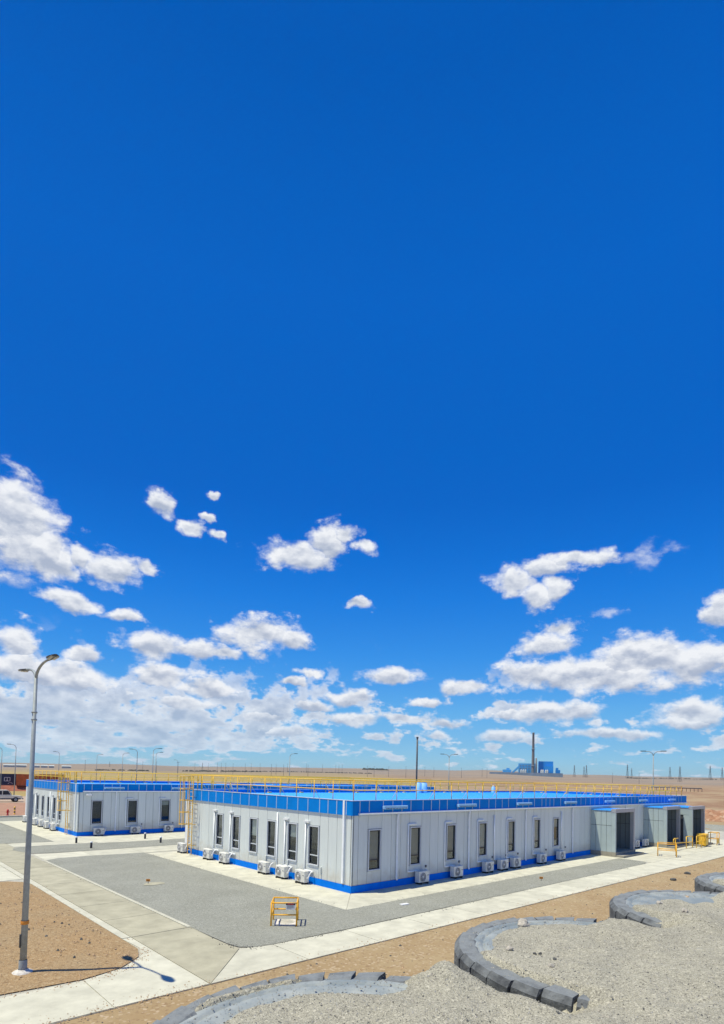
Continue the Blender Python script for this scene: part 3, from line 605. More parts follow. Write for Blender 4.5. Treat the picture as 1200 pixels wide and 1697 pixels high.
def fill_z(x, y):
    n1 = noise.noise(Vector((x*0.7, y*0.7, 0)))*0.10+noise.noise(Vector((x*1.3+y*0.6, y*2.6-x*0.5, 4)))*0.065+noise.noise(Vector((x*3.3, y*3.3, 14)))*0.015+noise.noise(Vector((x*6, y*6, 9)))*0.010+noise.noise(Vector((x*17, y*17, 9)))*0.007
    z = 3.44+0.08*smooth(-18.0, -19.8, y)+0.03*smooth(-17, -5, x)
    for hx, hy, sx, sy, hh in HEAPS: z += hh*math.exp(-((x-hx)/sx)**2-((y-hy)/sy)**2)
    out = 1e9; calm = 1.0
    for i, (tx, ty, R_) in enumerate(TYRES):
        r = math.hypot(x-tx, y-ty); a_ = math.degrees(math.atan2(y-ty, x-tx))
        rr = r+0.05*noise.noise(Vector((x*3, y*3, 20+i)))+0.03*noise.noise(Vector((x*9, y*9, 20+i)))
        out = min(out, r-R_)
        if r < R_+0.9:
            sh = window01(a_, *SHOWN[i]); ba = window01(a_, *BARE[i], 9, 20)
            if 0.9 < r < R_+0.45: calm = min(calm, 1-0.8*max(sh, ba)*smooth(0.9, 1.3, r)*(1-smooth(R_+0.1, R_+0.45, r)))
            if r < R_-0.02:
                zin = 3.395 if i != 2 else 3.36
                zin += 0.05*smooth(0.9, 0.0, r)
                bare_z = zin-0.22*(smooth(1.20, 1.32, rr) if i == 0 else smooth(1.34, 1.46, rr))
                cov_z = max(z, 3.43)+0.01-0.24*smooth(R_-0.27, R_-0.13, rr)*ba
                if i == 0: bare_z += 0.245*smooth(1.5, 1.56, rr)*(1-smooth(1.62, 1.68, rr))*max(0, min(1, 1.6*noise.noise(Vector((x*0.9, y*0.9, 31)))+0.6))
                z = bare_z*sh+cov_z*(1-sh)
            else:
                k = (1-smooth(0.25, 0.85, r-R_))*ba
                for j, (ux, uy, uR) in enumerate(TYRES):
                    if i == 1 and j == 0: k *= smooth(-0.05, 0.2, math.hypot(x-ux, y-uy)-uR)
                z = z*(1-k)+min(z, 3.12 if i else 3.2)*k
    t_ = y-(-15.95-0.05*(x+13))
    if out > 0 and t_ > 0: z -= t_*0.75+t_*t_*0.35
    return max(z+n1*calm, -0.3)
def fill():
    x0, x1, y0, y1, st = -21.0, 1.5, -22.5, -12.0, 0.045
    nx, ny = int((x1-x0)/st), int((y1-y0)/st); v, f = [], []
    for j in range(ny+1):
        for i in range(nx+1):
            x, y = x0+i*st, y0+j*st; v.append((x, y, fill_z(x, y)))
    for j in range(ny):
        for i in range(nx):
            a_ = j*(nx+1)+i; f.append((a_, a_+1, a_+nx+2, a_+nx+1))
    tag(MB().add(v, f, True).build('gravel_mound', MAT['mound']), 'mound of grey gravel heaped round the big tyres', kind='structure')
fill()
LUGS = 34
def tyre(i, cx, cy, R_, label):
    t0 = thing('mining_tyre', label, 'tyre', (cx, cy, ZT), 0.37*i, 'giant tyres laid flat in the gravel')
    Rb = R_-0.12
    prof = [(0.74,-0.22),(0.78,-0.12),(0.84,-0.085),(0.90,-0.10),(1.05,-0.055),(1.22,-0.03),(1.30,-0.035),(1.33,-0.02),(1.40,-0.012),(R_-0.40,-0.015),(R_-0.385,-0.035),(R_-0.36,-0.035),(R_-0.345,-0.012),(Rb-0.16,-0.01),(Rb-0.06,-0.03),(Rb,-0.10),(Rb+0.005,-1.0),(Rb-0.02,-1.08),(1.2,-1.12),(0.8,-0.98),(0.74,-0.9),(0.74,-0.22)]
    MB().lathe(prof, n=112).build('casing', MAT['tyreside'], t0)
    # tread lugs: wedge blocks wrapping over the shoulder
    w = 2*math.pi/LUGS
    def pt(r, a_, z_): return (r*math.cos(a_), r*math.sin(a_), z_)
    a0, a1 = -w*0.45, w*0.42; k = 4
    v, f = [], []
    for q in range(k+1):
        a_ = a0+(a1-a0)*q/k; drop = 0.022*(q/k)
        v += [pt(Rb-0.24, a_+0.05, -0.045), pt(Rb-0.13, a_+0.03, 0.012-drop), pt(R_-0.06, a_, 0.004-drop), pt(R_, a_, -0.06-drop), pt(R_-0.005, a_-0.035, -0.55), pt(R_-0.03, a_-0.02, -1.08), pt(Rb-0.05, a_-0.02, -1.08), pt(Rb-0.05, a_, -0.2)]
    for q in range(k):
        for e_ in range(8): f.append((q*8+e_, (q+1)*8+e_, (q+1)*8+(e_+1) % 8, q*8+(e_+1) % 8))
    f += [tuple(range(8)), tuple(range(k*8+7, k*8-1, -1))]
    me = MB().add(v, f).mesh('tread_lug', MAT['tyre'])
    rn = random.Random(i)
    for q in range(LUGS):
        o = bpy.data.objects.new('tread_lug', me); COL.objects.link(o); o.parent = t0
        o.rotation_euler = (0, 0, w*q+rn.uniform(-.006,.006)); o.location = (rn.uniform(-.006,.006), rn.uniform(-.006,.006), rn.uniform(-.012,.006))
tyre(0, *TYRES[0], 'nearest giant tyre, only its curved far rim showing at the bottom of the view')
tyre(1, *TYRES[1], 'giant tyre with the large pale rock on its rim, full of gravel')
tyre(2, *TYRES[2], 'giant tyre with deep lugs farther along, below the concrete path end')
tyre(3, *TYRES[3], 'farthest giant tyre, its blocky tread cut by the right edge of the view')

# ------------------------------------------------------------------ modular buildings
BX, BY, HB = 46.0, 17.3, 4.37
WX = [1.05,4.05,7.06,10.1,13.2,16.32,18.9]
WYM = [2.46,4.29,6.26,8.12,10.07,12.07]
WYL = [4.55,6.35,8.3,10.25,12.15,14.05]
def window(parent, face, a0, z0, z1, blind, w=0.88, transom=True):
    """an opening a0..a0+w with frame, sash, pane and blind as children; built in face coordinates"""
    def B(mb, u0, d0, z0_, u1, d1, z1_):   # u along the wall, d = depth into the wall
        if face == 'S': mb.box(u0, d0, z0_, u1, d1, z1_)
        else: mb.box(d0, u0, z0_, d1, u1, z1_)
    a1 = a0+w; e = 0.055
    fr = MB(); 
    B(fr, a0, -0.045, z0, a0+e, 0.04, z1); B(fr, a1-e, -0.045, z0, a1, 0.04, z1)
    B(fr, a0+e, -0.045, z1-e, a1-e, 0.04, z1); B(fr, a0+e, -0.055, z0, a1-e, 0.04, z0+e)
    root = fr.build('window', MAT['frame'], parent)
    sa = MB(); i0, i1, j0, j1 = a0+e, a1-e, z0+e, z1-e; t_ = 0.05
    B(sa, i0, 0.035, j0, i0+t_, 0.09, j1); B(sa, i1-t_, 0.035, j0, i1, 0.09, j1); B(sa, i0+t_, 0.035, j1-t_, i1-t_, 0.09, j1); B(sa, i0+t_, 0.035, j0, i1-t_, 0.09, j0+t_)
    zt = j0+0.43
    sa.build('sash', MAT['sash'], root)
    if transom:
        tm = MB(); B(tm, i0+t_, 0.03, zt, i1-t_, 0.085, zt+0.045); tm.build('transom', MAT['frame'] if face == 'W' else MAT['sash'], root)
    pn = MB(); B(pn, i0+t_-0.005, 0.06, j0+0.045, i1-t_+0.005, 0.068, j1-0.045); pn.build('pane', MAT['glass'], root)
    rm = MB(); B(rm, i0-0.3, 0.9, j0-0.1, i1+0.3, 0.92, j1+0.1); B(rm, i0-0.3, 0.09, j0-0.1, i0-0.28, 0.9, j1+.1); B(rm, i1+0.28, 0.09, j0-0.1, i1+0.3, 0.9, j1+.1); B(rm, i0-.3, .09, j1+.08, i1+.3, .9, j1+.1); B(rm, i0-.3, .09, j0-.1, i1+.3, .9, j0-.08)
    rm.build('room_recess', MAT['room'], root)
    if blind > 0:
        bl = MB(); zb = j1-(j1-j0)*blind; B(bl, i0+0.02, 0.105, zb, i1-0.02, 0.112, j1); B(bl, i0+0.02, 0.10, zb-0.02, i1-0.02, 0.12, zb+0.005); bl.build('blind', MAT['blind'], root)
    return root
def building(ox, oy, label, wys, blinds_s, blinds_w, portals):
    root = thing('modular_building', label, 'building', (ox, oy, 0))
    # core walls with openings only where windows are: dark backing behind the panel joints
    Z0, Z1 = 0.34, 3.64
    core = MB()
    def core_run(face, length, opens, off):
        c0 = 0.0
        for (u0, u1) in opens+[(length, length)]:
            if u0 > c0+1e-4:
                if face == 'S': core.box(c0, off, 0.02, u0, off+0.06, HB-0.3)
                elif face == 'W': core.box(off, c0, 0.02, off+0.06, u0, HB-0.3)
            if u1 > u0:
                for z_a, z_b in ((0.02, 1.0), (2.9, HB-0.3)):
                    if face == 'S': core.box(u0, off, z_a, u1, off+0.06, z_b)
                    else: core.box(off, u0, z_a, off+0.06, u1, z_b)
            c0 = u1
    core_run('S', BX, [(w+0.05, w+0.83) for w in WX], 0.035)
    core_run('W', BY, [(w+0.05, w+0.83) for w in wys], 0.035)
    core.box(BX-0.1, 0.1, 0.02, BX-0.04, BY-0.04, HB-0.3); core.box(0.1, BY-0.1, 0.02, BX-0.1, BY-0.04, HB-0.3)
    core.build('wall_core', MAT['core'], root)
    g_ = 0.011; th = 0.035
    # panels: joints on the long face
    js = [0, 0.4]
    for i, w in enumerate(WX):
        js += [w-0.03, w+0.93]
        nx_ = WX[i+1]-0.03 if i+1 < len(WX) else None
        if nx_: d_ = nx_-(w+0.93); js += [w+0.93+d_/3, w+0.93+2*d_/3]
    a_ = 19.83
    while a_ < BX-0.8: a_ += 0.77; js.append(a_)
    js = sorted(set(round(q, 3) for q in js)); js[-1] = BX
    def strip(face, u0, u1, wins, panel_name='wall_panel'):
        hit = [w for w in wins if u0-0.05 < w < u0+0.06 and u1-u0 > 0.8]
        segs = [(Z0, Z1)] if not hit else [(Z0, 0.93), (2.96, Z1)]
        for z_a, z_b in segs:
            za, zb = z_a+(g_ if hit and z_a > 1 else 0), z_b-(g_ if hit and z_b < 2 else 0)
            if face == 'S': ubox(panel_name, MAT['panel'], root, u0+g_, 0.0, za, u1-g_, th, zb)
            elif face == 'W': ubox(panel_name, MAT['panel'], root, 0.0, u0+g_, za, th, u1-g_, zb)
            elif face == 'E': ubox(panel_name, MAT['panel'], root, BX-th, u0+g_, za, BX, u1-g_, zb)
            else: ubox(panel_name, MAT['panel'], root, u0+g_, BY-th, za, u1-g_, BY, zb)
        if hit:
            w = hit[0]
    for i in range(len(js)-1):
        if js[i+1]-js[i] > 0.05: strip('S', js[i]+(0.05 if i == 0 else 0), js[i+1]-(th if i == len(js)-2 else 0), WX)
    jw = [0, 0.4, 1.1]
    for i, w in enumerate(wys):
        if i == 0:
            q = 1.1
            while q+0.9 < w: q += (w-0.03-1.1)/max(1, round((w-1.1)/0.8)); jw.append(q)
            if abs(jw[-1]-(w-0.03)) > 0.05: jw.append(w-0.03)
            else: jw[-1] = w-0.03
        jw.append(w+0.93)
        if i+1 < len(wys): jw.append(wys[i+1]-0.03)
    q = wys[-1]+0.93
    while q < BY-1.3: q += 0.97; jw.append(q)
    jw.append(BY); jw = sorted(set(round(q, 3) for q in jw))
    for i in range(len(jw)-1):
        if jw[i+1]-jw[i] > 0.05: strip('W', jw[i]+(0.05 if i == 0 else 0), jw[i+1], wys)
    for i in range(17): strip('E', th+i*(BY-th)/17, th+(i+1)*(BY-th)/17-(th if i == 16 else 0), [])
    for i in range(23): strip('N', th+i*(BX-2*th)/23, th+(i+1)*(BX-2*th)/23, [])
    for i, w in enumerate(WX): window(root, 'S', w, 0.94, 2.95, blinds_s[i])
    for i, w in enumerate(wys): window(root, 'W', w, 0.94, 2.95, blinds_w[i])
    MB().box(-0.004,-0.004,0.34,0.055,0.055,3.64).build('corner_post', MAT['panel'], root)
    # blue base
    bs = MB(); bs.box(-0.03,-0.03,0,BX+0.03,0.0,0.33); bs.box(-0.03,0.0,0,0.0,BY+0.03,0.33); bs.box(BX,0,0,BX+0.03,BY,0.33); bs.box(0,BY,0,BX+.03,BY+0.03,0.33)
    bs.build('base_skirting', MAT['base'], root)
    # fascia panels
    ZF0, ZF1 = 3.645, HB-0.03
    fj = sorted(set(js)); 
    for i in range(len(fj)-1):
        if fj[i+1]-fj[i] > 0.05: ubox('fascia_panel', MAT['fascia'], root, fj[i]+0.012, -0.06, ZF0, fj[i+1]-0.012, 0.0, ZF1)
    for i in range(len(jw)-1):
        if jw[i+1]-jw[i] > 0.05: ubox('fascia_panel', MAT['fascia'], root, -0.06, jw[i]+0.012, ZF0, 0.0, jw[i+1]-0.012, ZF1)
    for i in range(17): ubox('fascia_panel', MAT['fascia'], root, BX, i*BY/17+0.012, ZF0, BX+0.06, (i+1)*BY/17-0.012, ZF1)
    for i in range(23): ubox('fascia_panel', MAT['fascia'], root, i*BX/23+0.012, BY, ZF0, (i+1)*BX/23-0.012, BY+0.06, ZF1)
    ubox('fascia_panel', MAT['fascia'], root, -0.06, -0.06, ZF0, 0.0, -0.002, ZF1)
    for q in fj[1:-1]: ubox('joint_trim', MAT['trim'], root, q-0.02, -0.066, ZF0, q+0.02, -0.05, ZF1)
    for q in jw[1:-1]: ubox('joint_trim', MAT['trim'], root, -0.066, q-0.02, ZF0, -0.05, q+0.02, ZF1)
    cp = MB(); cp.box(-0.075,-0.075,ZF1,BX+0.075,0.12,HB); cp.box(-0.075,0.12,ZF1,0.12,BY-0.12,HB); cp.box(BX-0.12,0.12,ZF1,BX+0.075,BY-0.12,HB); cp.box(-0.075,BY-0.12,ZF1,BX+0.075,BY+0.075,HB)
    cp.build('parapet_cap', MAT['trim'], root)
    pi = MB(); pi.box(0.0,0.003,4.0,BX,0.1,ZF1); pi.box(0.0,0.1,4.0,0.1,BY-0.1,ZF1); pi.box(BX-0.1,0.1,4.0,BX,BY-0.1,ZF1); pi.box(0,BY-0.1,4.0,BX,BY-0.003,ZF1)
    pi.build('parapet', MAT['fascia'], root)
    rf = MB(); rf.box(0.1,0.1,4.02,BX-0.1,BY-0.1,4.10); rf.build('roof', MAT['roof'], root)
    rb = MB()
    q = 0.7
    while q < BX-0.3: rb.box(q, 0.12, 4.1, q+0.03, BY-0.12, 4.112); q += 0.7
    rb.build('roof_rib', MAT['roof'], root)['kind'] = 'stuff'
    # gutter and downspouts
    gt_ = MB().tube([(0.3,-0.13,3.72),(BX-0.1,-0.13,3.66)], 0.055, 10); gt_.build('gutter', MAT['pipe'], root)
    for q in (3.03, 9.07, 15.25, 21.65, 31.0, 43.2):
        if any(p0-0.2 < q < p1+0.2 for p0, p1 in portals): continue
        MB().tube([(q,-0.13,3.68),(q,-0.08,3.5),(q,-0.06,3.3),(q,-0.06,0.42),(q,-0.12,0.32)], 0.05, 8).build('downspout', MAT['pipe'], root)
    # conduits round the windows down to the air conditioners
    def cond(face, pts, r=0.045):
        pp = [(u, -0.045, z_) if face == 'S' else (-0.045, u, z_) for u, z_ in pts]
        MB().tube(pp, r, 6).build('conduit', MAT['pipe'], root)
    for w in WX[1:6]: cond('S', [(w+0.45,3.1),(w-0.14,3.1),(w-0.16,3.08),(w-0.16,0.66),(w-0.14,0.64),(w+0.75,0.62)])
    cond('S', [(11.65,3.35),(11.7,0.62),(12.4,0.6)]); cond('S', [(20.0,3.4),(20.05,0.72)])
    for w in (wys[0], wys[1], wys[4], wys[5]):
        cond('W', [(w+0.8,3.12),(w+1.08,3.12),(w+1.1,3.1),(w+1.1,0.66),(w+1.08,0.64),(w+0.4,0.62)])
        MB().box(-0.1, w+0.78, 3.07, -0.002, w+1.22, 3.17).build('conduit_cap', MAT['white'], root)
    cond('W', [(wys[2]-0.15,3.42),(wys[2]-0.15,0.9),(wys[2]-0.2,0.55)], 0.045)
    MB().box(-0.09,0.5,0.4,-0.0,0.62,4.34).build('cable_duct', MAT['pipe'], root)
    MB().box(-0.09,16.6,0.4,-0.0,17.1,3.6).build('cable_duct', MAT['white'], root)
    # small junction boxes low on the wall
    for q in (5.3, 8.2, 11.5, 13.0, 14.35, 17.9, 20.6): MB().bevbox(q,-0.06,0.75,q+0.1,0,0.87,0.01).build('junction_box', MAT['grille'], root)
    for q in (2.2, 7.1, 5.0): MB().bevbox(-0.08,q,0.55,0,q+0.08,0.95,0.01).build('junction_box', MAT['panel'], root)
    # louvred lights on the fascia
    lv = MB().bevbox(0,-0.24,0,1.72,-0.07,0.17,0.015)
    lm = lv.mesh('roof_vent', MAT['vent'])
    sl_ = MB()
    for k in range(14): sl_.box(0.15+k*0.11,-0.25,0.02,0.2+k*0.11,-0.235,0.06)
    sm_ = sl_.mesh('louvre', MAT['sash'])
    for q in ((1.88,7.85,14.0,20.25,26.8,33.6,40.7) if ox == 0 else (1.95,8.0,14.0,20.2,26.8,33.6,40.7)):
        o = bpy.data.objects.new('louvre_box', lm); COL.objects.link(o); o.parent = root; o.location = (q,0,3.92)
        o2 = bpy.data.objects.new('louvre', sm_); COL.objects.link(o2); o2.parent = o
    return root
PORT = [(24.67,28.2),(34.95,38.3),(38.64,42.1)]
main = building(0, 0, 'nearer long white panelled building with bright blue fascia and three entrance portals', WYM,
    (0.78,0.80,0.78,0.76,0.74,0.72,0.3), (0.0,0.35,0.0,0.5,0.0,0.0), PORT)
left = building(-3.05, 30.6, 'farther white panelled building with blue fascia behind the gravel strip on the left', WYL,
    (0.0,0.0,0.22,0.0,0.3,0.0,0.0), (0.0,0.0,0.3,0.0,0.0,0.2), [])

# portals of the main building (parts of it)
def portal(x0, x1, y1, openside=False, top=3.55):
    g_ = 0.012; zf = 0.34
    def P(name, m, *b): return ubox(name, MAT[m], main, *b)
    yb = 0.0; n = max(3, round((yb-y1-0.3)/0.45)); ye = y1+0.28
    for side, xa, xb in (('L', x0, x0+0.05), ('R', x1-0.05, x1)):
        if openside and side == 'L':
            P('portal_panel', 'portal', xa, y1+0.03, zf, xb, y1+0.75, 2.75); P('portal_panel', 'portal', xa, y1+0.03, 2.77, xb, yb, 3.4)
            P('portal_panel', 'portal', xa, -0.9, zf, xb, yb, 2.75)
        else:
            for k in range(n):
                ya, yc = ye+(yb-ye)*k/n, ye+(yb-ye)*(k+1)/n
                P('portal_panel', 'portal', xa, ya+g_, zf, xb, yc-g_, 2.28); P('portal_panel', 'portal', xa, ya+g_, 2.31, xb, yc-g_, 3.4)
    MB().box(x0+0.05,ye,zf,x0+0.06,yb,3.38).box(x1-0.06,ye,zf,x1-0.05,yb,3.38).build('portal_core', MAT['core'], main)
    # inner lining seen through the opening
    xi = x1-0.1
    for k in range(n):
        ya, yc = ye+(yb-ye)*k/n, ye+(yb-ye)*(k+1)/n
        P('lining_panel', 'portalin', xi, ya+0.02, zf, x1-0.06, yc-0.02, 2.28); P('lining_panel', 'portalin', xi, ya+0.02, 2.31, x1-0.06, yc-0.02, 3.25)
    # front jambs and header box
    P('portal_jamb', 'portal', x0-0.01, y1, zf, x0+0.14, ye, 3.26); P('portal_jamb', 'flash', x1-0.2, y1, zf, x1+0.01, ye, 3.26)
    MB().box(x0-0.02,y1-0.01,3.27,x1+0.02,y1+0.32,top).build('portal_header', MAT['flash'], main)
    rf = MB().box(x0-0.04,y1+0.325,3.405,x1+0.04,-0.065,3.45)
    q = x0-0.04
    while q < x1: rf.box(q, y1+0.325, 3.45, q+0.06, -0.065, 3.475); q += 0.2
    rf.build('portal_roof', MAT['roof'], main)
    MB().box(x0-0.05,y1-0.05,0,x1+0.05,-0.031,zf-0.005).build('portal_plinth', MAT['plinth'], main)
    MB().box(x0-0.02,y1-0.62,0,x1+0.25,y1-0.052,0.15).build('step', MAT['plinth'], main)
    # door at the back
    d0 = x0+0.75
    dr = MB().box(d0,-0.05,zf,d0+1.7,-0.01,2.6).build('door', MAT['sash'], main)
    MB().box(d0+0.08,-0.058,zf+0.1,d0+0.8,-0.052,2.5).box(d0+0.9,-0.058,zf+0.1,d0+1.62,-0.052,2.5).build('pane', MAT['glassd'], dr)
    MB().tube([(d0+0.78,-0.09,1.2),(d0+0.78,-0.09,1.6)],0.015,6).build('handle', MAT['steel'], dr)
portal(24.67, 28.2, -1.9); portal(34.95, 38.3, -1.95); portal(38.64, 42.1, -2.85, True)

# roof railings
def railing(ox, oy, label):
    r0 = thing('roof_railing', label, 'railing', (ox, oy, HB))
    ins = 0.25; H1, H2 = 0.95, 0.47
    run = [((ins,ins),(BX-0.5,ins),(0,1)), ((ins,ins),(ins,BY-ins),(1,0)), ((ins,BY-ins),(BX-0.5,BY-ins),(0,-1)), ((BX-0.5,ins),(BX-0.5,BY-ins),(-1,0))]
    pm = MB().tube([(0,0,-0.27),(0,0,H1)], 0.026, 6).mesh('post', MAT['yellow'])
    bmh = MB().tube([(0,0,H2),(0,0.55,-0.25)], 0.014, 5).box(-0.13,0.5,-0.27,0.13,0.74,-0.19).mesh('brace', MAT['yellow'])
    for (ax, ay), (bx_, by_), nrm in run:
        L = math.hypot(bx_-ax, by_-ay); k = round(L/1.5)
        MB().tube([(ax,ay,H1),(bx_,by_,H1)], 0.03, 6).build('top_rail', MAT['yellow'], r0)
        MB().tube([(ax,ay,H2),(bx_,by_,H2)], 0.024, 6).build('mid_rail', MAT['yellow'], r0)
        for i in range(k+1):
            x, y = ax+(bx_-ax)*i/k, ay+(by_-ay)*i/k
            if i < k or nrm in ((0,1),(0,-1)):
                o = bpy.data.objects.new('post', pm); COL.objects.link(o); o.parent = r0; o.location = (x, y, 0)
            if 0 < i < k and i % 2 == 0:
                o = bpy.data.objects.new('brace', bmh); COL.objects.link(o); o.parent = r0; o.location = (x, y, 0)
                o.rotation_euler.z = math.atan2(-nrm[0], nrm[1])
railing(0, 0, 'yellow safety railing round the roof of the nearer building')
railing(-3.05, 30.6, 'yellow safety railing round the roof of the farther building')

# caged ladders
def ladder(ox, oy, label):
    t0 = thing('caged_ladder', label, 'ladder', (ox, oy, 0)); w = 0.27; d_ = -0.28
    for s_ in (-1, 1): MB().tube([(d_,s_*w,0.0),(d_,s_*w,HB+0.95),(0.3,s_*w,HB+0.95),(0.3,s_*w,HB)], 0.028, 6).build('stile', MAT['yellow'], t0)
    me = MB().tube([(d_,-w,0),(d_,w,0)], 0.014, 6).mesh('rung', MAT['yellow'])
    z_ = 0.3
    while z_ < HB+0.3:
        o = bpy.data.objects.new('rung', me); COL.objects.link(o); o.parent = t0; o.location.z = z_; z_ += 0.3
    pts = [(d_,-w)]+[(d_-0.36+0.36*math.cos(rad(a_)), 0.36*math.sin(rad(a_))) for a_ in range(-120, 121, 20)]
    pts = [(d_,-w)]+[(d_-0.42-0.36*math.cos(rad(a_)), 0.36*math.sin(rad(a_))) for a_ in range(-90, 91, 18)]+[(d_,w)]
    for zz in (2.05, 2.85, 3.65, 4.4, 5.25):
        MB().tube([(x,y,zz) for x, y in pts], 0.022, 6).build('hoop', MAT['yellow'], t0)
    for k in (1, 3, 6, 9, 11):
        x, y = pts[k]; MB().box(x-0.02,y-0.02,2.05,x+0.01,y+0.02,5.25).build('cage_strap', MAT['yellow'], t0)
    for zz in (0.6, 2.0, 3.4):
        for s_ in (-1, 1): MB().box(d_,s_*w-0.015,zz,-0.0,s_*w+0.015,zz+0.03).build('bracket', MAT['yellow'], t0)
ladder(0, 16.0, 'yellow caged ladder near the back corner of the nearer building')
ladder(-3.05, 32.6, 'yellow caged ladder by the front corner of the farther building')

# ------------------------------------------------------------------ air conditioners
def make_ac():
    t0 = thing('air_conditioner', '', 'air conditioner', (0,0,0), 0, 'outdoor air conditioner units on the ground')
    w, dp, h = 0.82, 0.30, 0.58; z0 = 0.09
    MB().bevbox(0,0,z0,w,dp,z0+h,0.025).build('body', MAT['ac'], t0)
    cx, cz = 0.30, z0+h*0.49
    g_ = MB().lathe([(0.0,-0.006),(0.235,-0.006),(0.235,0.004)], (cx,0,cz), 28, 'Y').build('fan_opening', MAT['grille'], t0)
    gr = MB()
    for r in (0.07,0.115,0.16,0.20,0.235):
        gr.tube([(cx+r*math.cos(rad(a_)),-0.016,cz+r*math.sin(rad(a_))) for a_ in range(0,361,20)], 0.0045 if r < 0.23 else 0.009, 4, cap=False)
    for a_ in range(0,360,45): gr.tube([(cx+0.04*math.cos(rad(a_)),-0.014,cz+0.04*math.sin(rad(a_))),(cx+0.235*math.cos(rad(a_)),-0.014,cz+0.235*math.sin(rad(a_)))], 0.004, 4)
    gr.build('fan_guard', MAT['white'], t0)
    MB().lathe([(0.0,-0.028),(0.045,-0.026),(0.05,-0.01)], (cx,0,cz), 14, 'Y').build('fan_hub', MAT['white'], t0)
    MB().box(0.64,-0.006,z0+0.34,0.78,-0.001,z0+0.37).build('nameplate', MAT['grille'], t0)
    for x in (0.1, 0.62): MB().box(x,-0.04,0.0,x+0.09,dp+0.03,z0-0.001).build('foot', MAT['rubber'], t0)
    MB().bevbox(w+0.001,0.09,z0+0.1,w+0.05,0.22,z0+0.3,0.01).build('valve_cover', MAT['ac'], t0)
    MB().tube([(w+0.03,0.15,z0+0.2),(w+0.10,0.17,z0+0.26),(w+0.18,0.24,z0+0.50),(w+0.14,0.42,z0+0.57)], 0.036, 8).build('pipe', MAT['white'], t0)
    return t0
ac = make_ac()
ACS = [  # x, y, rotation, label
 (4.28,-0.50,0,'air conditioner below the second window of the right face'),
 (7.2,-0.50,0,'air conditioner below the third window of the right face'),
 (10.2,-0.50,0,'air conditioner below the fourth window, left of a close pair'),
 (11.78,-0.50,0,'left one of the two close air conditioners before the fifth window'),
 (13.2,-0.50,0,'air conditioner right below the fifth window of the right face'),
 (16.4,-0.50,0,'air conditioner below the sixth window of the right face'),
 (19.0,-0.50,0,'air conditioner nearest to the first portal on its left'),
 (31.95,-0.55,0,'air conditioner close behind the right jamb of the first portal'),
 (33.85,-0.60,0,'air conditioner against the shaded side of the second portal'),
]
for y_, l_ in ((2.95,'air conditioner nearest to the building corner on the left face'),(4.7,'second air conditioner from the corner on the left face'),(6.45,'third air conditioner from the corner, under the white vertical pipe'),(10.8,'fourth air conditioner from the corner on the left face'),(12.85,'fifth air conditioner from the corner on the left face'),(16.55,'air conditioner beside the caged ladder of the nearer building')):
    ACS.append((-0.50, y_+0.82, -math.pi/2, l_))
for x_, l_ in ((-1.85,'air conditioner under the first window of the farther building'),(1.2,'air conditioner under the second window of the farther building'),(4.25,'air conditioner under the third window of the farther building')):
    ACS.append((x_, 30.1, 0, l_))
for y_, l_ in ((35.9,'air conditioner nearest to the ladder of the farther building'),(38.0,'second air conditioner past the ladder of the farther building'),(40.0,'third air conditioner past the ladder of the farther building'),(42.1,'fourth air conditioner past the ladder, right beside the lamp post in view'),(46.0,'last air conditioner at the far end of the farther building')):
    ACS.append((-3.55, y_+0.82, -math.pi/2, l_))
for i, (x, y, rz, l_) in enumerate(ACS):
    if i == 0: ac.location = (x, y, 0); ac.rotation_euler.z = rz; ac['label'] = l_
    else: copy_tree(ac, (x, y, 0), rz, l_)

# wall camera
t0 = thing('security_camera', 'small white security camera high on the farther building near its corner', 'camera', (-2.4, 30.6, 3.35))
MB().tube([(0,0,0),(0,-0.18,0.02)],0.02,6).build('bracket', MAT['white'], t0)
MB().bevbox(-0.12,-0.42,0.0,0.3,-0.16,0.16,0.03).build('housing', MAT['white'], t0); MB().box(0.301,-0.36,0.02,0.33,-0.22,0.13).build('lens', MAT['sash'], t0)

# ------------------------------------------------------------------ barriers
def cage_barrier(x, y, rz, h, label, wx=0.92, wy=0.92, lid=True):
    t0 = thing('guard_frame', label, 'guard rail', (x, y, 0), rz)
    pm = MB().tube([(0,0,0),(0,0,h)], 0.03, 8).mesh('post', MAT['yellow2'])
    fm = MB().box(-0.06,-0.06,0,0.06,0.06,0.02).mesh('foot_plate', MAT['darksteel'])
    for px, py in ((0,0),(wx,0),(wx,wy),(0,wy)):
        o = bpy.data.objects.new('post', pm); COL.objects.link(o); o.parent = t0; o.location = (px, py, 0)
        o2 = bpy.data.objects.new('foot_plate', fm); COL.objects.link(o2); o2.parent = o
    for z_ in (h, h*0.5):
        for a_, b_ in (((0,0),(wx,0)),((wx,0),(wx,wy)),((wx,wy),(0,wy)),((0,wy),(0,0))):
            MB().tube([(a_[0],a_[1],z_),(b_[0],b_[1],z_)], 0.028, 8).build('rail', MAT['yellow2'], t0)
    return t0
ang = math.atan2(-0.59, 0.72)
cb = cage_barrier(-6.23, -2.62, ang, 0.85, 'yellow square guard frame with a warning sign standing over a manhole in the gravel')
sg = MB().box(0.52,-0.045,0.62,0.86,-0.03,0.86).build('warning_sign', MAT['white'], cb)
MB().box(0.522,-0.049,0.79,0.858,-0.045,0.858).build('sign_header', MAT['bollard'], sg)
MB().box(0.58,-0.052,0.805,0.80,-0.0491,0.845).build('sign_mark', MAT['red'], sg)
mh = MB()
for zz in (0.76,0.73,0.70,0.67): mh.box(0.56,-0.048,zz,0.80 if zz != 0.67 else 0.72,-0.0451,zz+0.012)
mh.build('sign_lines', MAT['grille'], sg)
